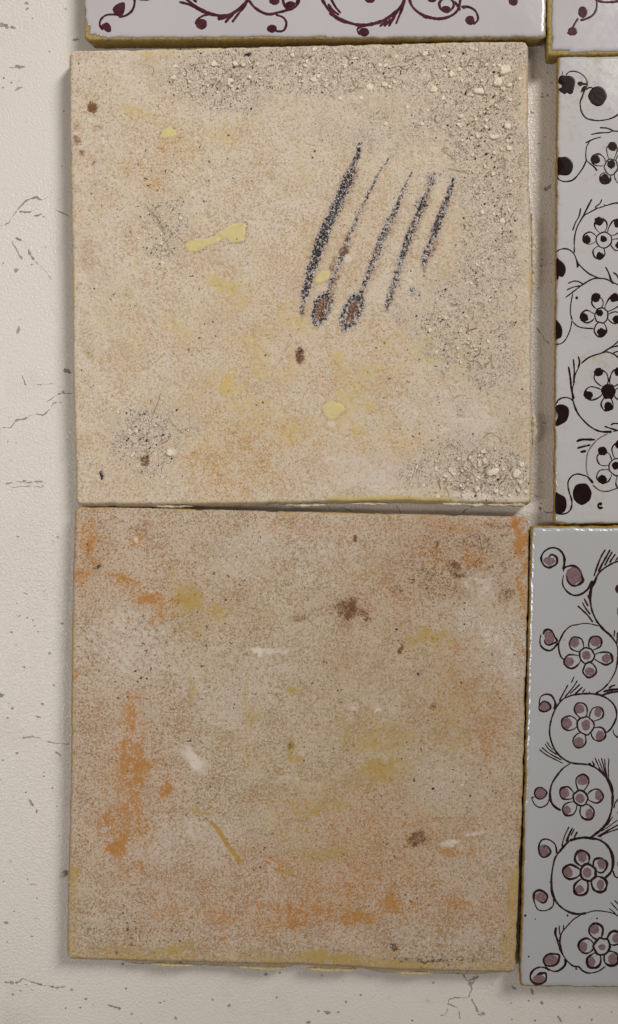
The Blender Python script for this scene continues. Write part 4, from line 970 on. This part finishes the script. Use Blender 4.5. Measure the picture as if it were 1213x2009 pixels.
m.hatch([([(860, 1070), (940, 1075), (1000, 1095), (1045, 1118)], 15), ([(750, 1155), (850, 1135), (960, 1130), (1020, 1112)], 13), ([(682, 1260), (740, 1230), (800, 1205), (878, 1185)], 13)])
m.scroll([(740, 1235), (705, 1290), (690, 1350), (693, 1460), (740, 1510), (800, 1560), (826, 1602)], [8, 10, 12, 14, 14, 16, 18]); m.scroll([(1020, 1112), (1086, 1115), (1180, 1140), (1260, 1220)], 12)
m.scroll([(702, 1455), (660, 1550), (600, 1640), (540, 1705), (480, 1730), (410, 1732), (360, 1708), (332, 1675)], 14)
m.dot(0, 0, 0, poly=[(342, 1450), (380, 1432), (450, 1430), (510, 1470), (532, 1530), (520, 1600), (480, 1650), (420, 1660), (370, 1650), (342, 1640)])
m.flower((1000, 1555, 88, 1003, 1520, 52), [(835, 1465, 80, 805, 1462, 58), (1010, 1340, 72, 1015, 1302, 58), (930, 1690, 78, 925, 1706, 62), (1150, 1440, 76, 1170, 1420, 52), (1130, 1700, 76, 1150, 1720, 52)], 12, True)
m.at(1040, 370, 6.277)
m.hatch([([(625, 240), (605, 340), (560, 420), (525, 518)], 14), ([(762, 128), (720, 210), (638, 372)], 15), ([(887, 128), (860, 185), (808, 225), (835, 240), (920, 215), (1000, 190), (1090, 168)], 12), ([(905, 190), (940, 208), (1020, 183), (1110, 185)], 10)])
m.scroll([(835, 238), (740, 290), (670, 330), (620, 400), (575, 490), (550, 600), (545, 700), (548, 790)], 12); m.scroll([(595, 920), (610, 940), (680, 1010), (750, 1060), (855, 1103)], 14)
m.scroll([(326, 778), (370, 750), (430, 740), (490, 755), (540, 800), (570, 870), (590, 940), (578, 972)], [12, 13, 13, 13, 13, 14, 20, 24])
m.dot(0, 0, 0, poly=[(324, 868), (360, 870), (410, 910), (440, 970), (435, 1040), (400, 1090), (360, 1080), (345, 1120), (328, 1095)])
m.flower((910, 630, 92, 905, 620, 42), [(735, 610, 82, 700, 628, 52), (872, 445, 84, 850, 402, 55), (850, 785, 82, 862, 830, 48), (1075, 690, 80, 1105, 700, 50), (1070, 460, 84, 1085, 425, 55)], 13, True)
m.hatch([([(930, 962), (970, 1040), (1000, 1130), (1030, 1172)], [13, 16, 22, 26]), ([(1025, 1032), (1070, 1065), (1110, 1140)], 16)])
m.scroll([(437, 1342), (520, 1280), (610, 1210), (700, 1150), (780, 1110), (850, 1105), (940, 1115), (1020, 1155), (1086, 1185), (1180, 1260)], 13)
m.hatch([([(466, 1167), (540, 1140), (600, 1145), (665, 1182)], 13), ([(450, 1250), (530, 1215), (625, 1195)], 13)])
m.scroll([(530, 1290), (515, 1350), (500, 1450), (500, 1540), (520, 1620)], [10, 11, 12, 12, 18]); m.scroll([(520, 1630), (580, 1690), (660, 1715), (790, 1725)], 12)
m.scroll([(518, 1620), (500, 1720), (470, 1800), (430, 1870), (380, 1910), (316, 1916)], 12)
m.dot(0, 0, 0, poly=[(320, 1628), (350, 1640), (390, 1700), (400, 1770), (385, 1830), (335, 1853), (320, 1848)]); m.dot(575, 1345, 18, 20, rough=0.4)
m.flower((880, 1560, 85, 858, 1530, 44), [(830, 1400, 76, 810, 1338, 58), (705, 1575, 84, 665, 1590, 55), (868, 1745, 84, 880, 1770, 55), (1050, 1590, 80, 1070, 1612, 52), (1040, 1390, 80, 1040, 1345, 56)], 14, True)
m.scroll([(1150, 1800), (1086, 1880), (1030, 1930), (950, 1985), (880, 2025)], 13)
m.at(1040, 680, 5.289)
m.scroll([(740, 70), (830, 15), (915, -8), (990, -10)], 12); m.scroll([(530, 175), (600, 120), (660, 92), (720, 75), (790, 55), (860, 75), (915, 115), (980, 210), (1000, 330)], 12); m.hatch([([(860, 70), (890, 55), (930, 50)], 10)])
m.hatch([([(400, 205), (420, 330), (430, 440), (457, 545)], 15), ([(450, 128), (460, 250), (455, 382)], 14), ([(500, 98), (515, 160), (500, 222)], 14)])
m.scroll([(510, 210), (470, 290), (455, 380), (440, 450), (447, 560), (490, 680), (560, 770), (640, 840), (730, 880), (850, 885)], [9, 9, 10, 12, 15, 15, 13, 13, 14, 20])
m.scroll([(268, 600), (300, 550), (360, 528), (420, 540), (455, 575)], 12)
m.dot(0, 0, 0, poly=[(264, 628), (300, 600), (360, 605), (400, 640), (405, 700), (380, 770), (320, 810), (274, 825), (266, 790), (290, 720), (268, 660)])
m.hatch([([(772, 826), (840, 850), (912, 870)], 14), ([(838, 815), (870, 798), (930, 800)], 14), ([(860, 880), (920, 870)], 9)])
m.flower((812, 462, 62, 815, 470, 76), [(640, 485, 76, 605, 505, 48), (735, 315, 76, 712, 264, 46), (800, 600, 68, 815, 625, 48), (912, 300, 74, 920, 262, 50), (950, 490, 74, 975, 500, 48)], 12, True)
m.hatch([([(482, 985), (540, 965), (678, 966)], 17), ([(488, 1055), (560, 1035), (628, 1020)], 17), ([(522, 1095), (585, 1082)], 17)])
m.scroll([(810, 903), (720, 950), (650, 1020), (600, 1100), (585, 1200), (590, 1300), (612, 1352)], 10, mat=M['wash_low']); m.scroll([(650, 1435), (720, 1490), (800, 1502), (860, 1485), (925, 1458), (1000, 1400)], 9)
m.flower((905, 1252, 84, 888, 1236, 40), [(770, 1165, 80, 752, 1082, 48), (765, 1345, 78, 750, 1380, 50), (920, 1070, 76, 930, 1015, 46), (1040, 1200, 74, 1060, 1190, 44), (960, 1420, 74, 975, 1450, 44)], 11, True)
m.scroll([(657, 1418), (600, 1355), (540, 1330), (490, 1322), (440, 1340), (400, 1390), (395, 1450), (410, 1520), (430, 1580), (435, 1640), (420, 1690), (385, 1725), (330, 1738), (266, 1726)], [18, 14, 13, 12, 12, 13, 13, 12, 13, 13, 12, 12, 12, 12])
m.dot(540, 1525, 98, 114); m.dot(0, 0, 0, poly=[(266, 1522), (300, 1525), (360, 1560), (380, 1610), (375, 1680), (340, 1725), (266, 1724)])
m.scroll([(750, 1625), (718, 1630), (708, 1655), (725, 1675), (758, 1668)], 17, 'painted_hook'); m.dot(735, 1640, 14, 10)

# ---- tile with mauve-filled flowers
r2 = empty('tile', (wx(1480), wy(1480), 0))
tag(r2, 'grey white glazed tile with mauve filled five-petal flowers in dark brown outlines', 'tile', GROUP)
def wear_low(x, y): return 1.0 + (1.6 if y < 1060 else 0) + (0.8 if y > 1925 else 0)
zl = painted_tile(r2, [(1043, 1032), (1950, 1030), (1928, 1948), (1021, 1937)], T - 0.0002, M['glaze_low'], M['clay_dark'], wear_low, 291, 1.4, 7.0, ((1.8, 0.22), (4.2, 0.34), (6.8, 0.425), (11.0, 0.45)))
m = Motif(r2, zl, M['paint_low'], M['wash_low'], 1010, 1020, 5.906)
m.scroll([(390, 440), (420, 405), (455, 410), (490, 445), (485, 505), (440, 538), (390, 552), (340, 525), (310, 470), (312, 420), (340, 370), (390, 335), (440, 322), (500, 335), (550, 380), (575, 440), (575, 510), (563, 578)], [12, 20, 22, 22, 20, 20, 20, 20, 20, 16, 16, 18, 20, 20, 20, 22, 24, 26], wash=(402, 476, 68, 48))
m.scroll([(560, 600), (580, 555), (620, 538), (665, 530), (720, 550), (760, 600), (780, 660), (792, 700), (760, 738), (700, 765), (650, 750), (612, 700), (603, 640)], [12, 18, 20, 22, 22, 20, 22, 26, 20, 18, 16, 15, 12], wash=(685, 645, 92, 105))
m.scroll([(566, 635), (555, 740), (590, 810), (640, 855), (700, 875), (770, 860), (840, 810), (880, 750), (908, 708)], [8, 12, 14, 16, 18, 18, 20, 22, 30])
m.scroll([(1260, 470), (1199, 480), (1130, 505), (1060, 545), (1000, 590), (960, 640), (930, 710), (890, 790), (875, 880), (880, 970), (900, 1060), (950, 1170), (1030, 1270), (1100, 1330), (1150, 1390), (1185, 1450), (1197, 1550), (1190, 1650), (1160, 1770), (1080, 1900), (1000, 1970), (930, 2012)],
         [16, 16, 16, 16, 18, 22, 26, 22, 18, 18, 18, 20, 24, 18, 14, 14, 16, 14, 11, 9, 9, 9])
m.hatch([([(1052, 343), (1000, 430), (960, 530), (918, 655)], 17), ([(1107, 343), (1060, 430), (1020, 500), (970, 600)], 17), ([(1132, 368), (1090, 440), (1042, 532)], 16), ([(1168, 395), (1130, 450), (1098, 498)], 15), ([(1205, 425), (1165, 478)], 15), ([(848, 868), (872, 932)], 20), ([(803, 908), (852, 1002)], 15),
         ([(783, 953), (820, 1020), (877, 1097)], 15), ([(728, 993), (800, 1060), (850, 1110), (907, 1187)], 14), ([(1160, 1278), (1150, 1360)], 14), ([(1192, 1300), (1185, 1440)], 14)])
m.dot(0, 0, 0, poly=[(1162, 800), (1185, 755), (1230, 740), (1240, 850), (1190, 850)]); m.dot(1222, 1060, 34, 70)
m.scroll([(975, 1230), (880, 1205), (800, 1200), (720, 1215), (650, 1230), (580, 1290), (530, 1380), (510, 1440), (515, 1520), (540, 1590), (580, 1622)], [10, 10, 10, 10, 10, 11, 18, 14, 14, 14, 14])
m.scroll([(332, 1330), (345, 1290), (380, 1270), (430, 1290), (460, 1350), (492, 1402), (450, 1430), (400, 1450), (355, 1430), (345, 1385)], [16, 22, 22, 18, 18, 20, 20, 18, 14, 10], wash=(400, 1365, 60, 78)); m.scroll([(306, 1325), (293, 1390), (300, 1450), (340, 1495), (400, 1515), (450, 1490), (505, 1425)], [9, 14, 16, 18, 18, 18, 20])
m.flower((838, 1570, 86, 830, 1566, 50, 55), [(715, 1438, 88, 690, 1415, 62), (935, 1420, 80, 938, 1408, 62), (1060, 1605, 80, 1065, 1605, 52), (868, 1745, 85, 872, 1760, 55, 48), (655, 1640, 88, 632, 1640, 52, 55)], 16)
m.hatch([([(690, 1812), (655, 1892)], 10), ([(620, 1908), (570, 2000), (515, 2100)], 13), ([(728, 1860), (680, 1935), (580, 2055)], 12), ([(758, 1902), (700, 1960), (638, 2017)], 12), ([(788, 1935), (740, 1980), (695, 2022)], 14), ([(817, 1955), (785, 2005)], 13), ([(864, 1985), (872, 2015)], 15)])
m.at(1010, 1340, 5.906)
m.hatch([([(1085, 5), (1020, 70), (935, 122)], 14), ([(1168, 22), (1130, 35), (1088, 62)], 15), ([(1230, 72), (1110, 80), (1025, 102)], 18), ([(1230, 98), (1100, 112), (1010, 142), (950, 125)], 18)])
m.scroll([(285, 260), (290, 190), (320, 145), (380, 130), (430, 150), (465, 210), (472, 260), (458, 308)], [10, 12, 15, 17, 17, 17, 22, 28]); m.scroll([(275, 285), (315, 228), (345, 213), (390, 235), (415, 285), (390, 312), (345, 330), (300, 320), (278, 290)], [16, 15, 17, 18, 24, 20, 20, 18, 18], wash=(342, 275, 60, 55))
m.scroll([(575, 180), (640, 150), (700, 135), (800, 125), (900, 125), (1000, 145), (1080, 185), (1140, 240), (1175, 310), (1180, 390), (1150, 470), (1110, 535), (1060, 578)], [11, 12, 18, 20, 18, 18, 16, 15, 15, 15, 15, 14, 13])
m.scroll([(600, 160), (540, 205), (490, 270), (450, 350), (420, 440), (405, 540), (410, 620), (440, 720), (490, 810), (560, 875), (640, 920), (720, 935), (800, 940), (880, 955), (950, 990), (1020, 1050), (1080, 1120), (1120, 1210), (1135, 1310), (1130, 1420), (1110, 1520), (1070, 1620), (1000, 1700), (930, 1755), (880, 1792)],
         [12, 15, 15, 14, 14, 16, 16, 16, 20, 17, 17, 18, 14, 15, 17, 20, 27, 27, 24, 18, 18, 24, 28, 22, 18])
m.flower((820, 495, 95, 823, 485, 52, 60), [(765, 303, 80, 752, 300, 60), (955, 352, 82, 965, 338, 42, 64), (972, 590, 88, 990, 610, 48, 64), (750, 672, 82, 742, 685, 60), (630, 465, 92, 605, 465, 58, 70)], 15)
m.scroll([(1140, 538), (1150, 590), (1205, 640)], [8, 14, 22])
m.hatch([([(370, 678), (400, 725), (452, 782)], 9), ([(350, 705), (400, 770), (492, 832)], 10), ([(314, 745), (400, 815), (542, 892)], 11), ([(284, 769), (380, 840), (562, 932)], 12), ([(928, 862), (990, 1000), (1042, 1062)], 11), ([(968, 880), (1010, 980), (1050, 1080)], 10), ([(1005, 868), (1060, 1080)], 10),
         ([(1044, 874), (1050, 980), (1075, 1090)], 10), ([(1075, 880), (1092, 882), (1085, 980), (1090, 1110)], 9), ([(898, 903), (927, 962)], 15), ([(855, 928), (892, 957)], 24)])
m.scroll([(645, 932), (560, 990), (500, 1060), (440, 1150), (415, 1230), (410, 1310), (430, 1390), (480, 1445), (538, 1477)], [10, 14, 18, 18, 18, 20, 22, 22, 20])
m.scroll([(300, 1210), (345, 1235), (372, 1270), (345, 1320), (300, 1345), (250, 1325), (232, 1280), (250, 1230)], 15, 'berry_ring', True, wash=(297, 1280, 60, 66)); m.scroll([(230, 1325), (200, 1328), (220, 1390), (260, 1430), (310, 1440), (370, 1410), (400, 1350), (405, 1300)], 12)
m.flower((762, 1335, 82, 760, 1335, 56), [(785, 1138, 82, 785, 1128, 62, 58), (942, 1310, 88, 970, 1300, 40, 60), (840, 1502, 88, 862, 1515, 48, 62), (632, 1462, 82, 605, 1470, 48), (598, 1275, 80, 575, 1275, 56)], 16)
m.scroll([(1240, 1320), (1199, 1345), (1160, 1400), (1150, 1452)], 14); m.dot(1222, 1500, 30, 46)
m.hatch([([(1137, 1548), (1070, 1652)], 10), ([(1190, 1588), (1080, 1670), (1000, 1720)], 10), ([(1215, 1635), (1060, 1720), (958, 1782)], 14), ([(1215, 1685), (1060, 1740), (980, 1787)], 12), ([(1012, 1800), (1003, 1812)], 14), ([(632, 1662), (580, 1770), (545, 1893)], 12), ([(672, 1676), (630, 1760), (600, 1842)], [12, 18, 30]), ([(692, 1690), (650, 1772)], 12), ([(727, 1722), (688, 1792)], 15)])
m.at(1000, 1640, 5.446)
m.scroll([(640, 50), (720, 28), (800, 18), (870, 25), (950, 40), (1020, 80), (1070, 140), (1100, 220), (1105, 310), (1080, 390), (1018, 452)], [22, 22, 24, 22, 20, 20, 22, 24, 22, 20, 16])
m.scroll([(640, 50), (590, 100), (540, 160), (490, 230), (465, 320), (450, 420), (448, 520), (455, 600), (490, 690), (550, 760), (640, 815), (730, 835), (822, 825)], [20, 18, 16, 14, 15, 16, 18, 24, 18, 16, 18, 22, 24])
m.scroll([(822, 825), (880, 805), (950, 800), (1030, 810), (1100, 825), (1160, 855), (1230, 910)], 10)
m.scroll([(505, 190), (490, 100), (440, 50), (380, 34), (335, 55), (312, 120), (325, 195), (355, 226), (400, 215), (437, 172), (415, 122), (382, 104), (362, 130)], [20, 12, 11, 11, 11, 13, 16, 18, 18, 22, 16, 13, 10], wash=(362, 160, 54, 72))
m.flower((838, 392, 82, 828, 390, 46, 55), [(775, 238, 85, 775, 222, 50, 55), (958, 318, 88, 985, 295, 45, 60), (960, 520, 88, 972, 520, 42, 55), (762, 560, 82, 750, 570, 45), (650, 385, 84, 625, 390, 50, 58)], 19)
m.scroll([(1103, 368), (1125, 430), (1170, 452)], 12); m.dot(1172, 300, 22, 34)
m.scroll([(470, 640), (468, 735), (430, 780), (370, 800), (310, 790), (280, 750), (260, 680), (265, 610), (320, 580), (380, 610), (405, 650), (380, 705), (340, 710), (308, 680)], [18, 12, 12, 12, 12, 11, 11, 17, 20, 18, 22, 18, 16, 11], wash=(330, 655, 58, 54))
m.hatch([([(1078, 708), (1170, 810)], 10), ([(1120, 686), (1175, 745)], 11), ([(1063, 773), (1135, 832)], 9), ([(497, 975), (490, 1050), (532, 1140)], [18, 20, 12]), ([(530, 953), (535, 1040), (552, 1062)], 9), ([(575, 948), (576, 1005)], 11), ([(490, 1060), (510, 1130), (540, 1205)], 10)])
m.scroll([(760, 845), (680, 895), (610, 970), (560, 1030), (540, 1100), (540, 1190), (570, 1270), (620, 1340), (680, 1390), (740, 1400), (780, 1440), (840, 1465), (900, 1460), (960, 1440), (1025, 1393)], [9, 10, 11, 12, 12, 18, 24, 12, 10, 13, 14, 13, 12, 11, 10])
m.scroll([(590, 1310), (600, 1345), (585, 1390), (540, 1430), (490, 1448), (440, 1435), (390, 1400), (362, 1350)], [26, 22, 18, 16, 13, 11, 9, 9])
m.scroll([(528, 1275), (460, 1260), (400, 1275), (365, 1320), (378, 1370), (420, 1390), (480, 1380), (520, 1340)], 19, 'berry_ring', True, wash=(445, 1325, 72, 54))
m.scroll([(432, 1440), (380, 1410), (320, 1403), (260, 1430), (225, 1480), (225, 1530), (260, 1570), (320, 1577), (380, 1550), (392, 1500), (380, 1465), (320, 1475), (280, 1502)], [20, 14, 12, 16, 20, 20, 22, 24, 22, 18, 16, 22, 12], wash=(312, 1525, 72, 42))
m.flower((985, 1180, 85, 990, 1190, 38, 34), [(925, 1012, 82, 910, 1000, 52, 50), (1125, 1090, 80, 1142, 1092, 42, 55), (1085, 1310, 85, 1100, 1315, 46, 60), (900, 1338, 80, 880, 1345, 38, 55), (820, 1175, 88, 785, 1185, 45, 55)], 19)
m.at(1000, 1640, 5.446)
for (x, y, r) in [(620, 850, 12), (205, 1290, 10), (168, 852, 12), (712, 1420, 12), (275, 888, 8), (435, 492, 9), (935, 882, 9)]:
    q = m.P([(x, y)])[0]; Paint(zl).dab(q[0], q[1], r / 5.446, None, 0, 0.3, 0.00004).build('glaze_pit', M['dark'], r2)

# ------------------------------------------------------------------ bead beside the orange-stained tile
V = []; F = []
bx, by, br = wx(123, 0.002), wy(1718, 0.002), 0.00085
n, k = 16, 9
for i in range(k):
    th = math.pi * (i + 0.5) / k
    for j in range(n):
        ph = 2 * math.pi * j / n
        q = 1 + 0.12 * math.sin(2 * ph + 1) * math.sin(th)
        V.append((bx + br * q * math.sin(th) * math.cos(ph), by + br * 1.15 * q * math.sin(th) * math.sin(ph), br * 0.98 - br * math.cos(th)))
for i in range(k - 1):
    for j in range(n):
        F.append((i * n + j, i * n + (j + 1) % n, (i + 1) * n + (j + 1) % n, (i + 1) * n + j))
F.append(tuple(range(n))[::-1]); F.append(tuple(range((k - 1) * n, k * n)))
bead = mesh_obj('bead', V, F, M['bead'], None, True)
tag(bead, 'tiny shiny bead on the tabletop against the orange-stained tile', 'bead')
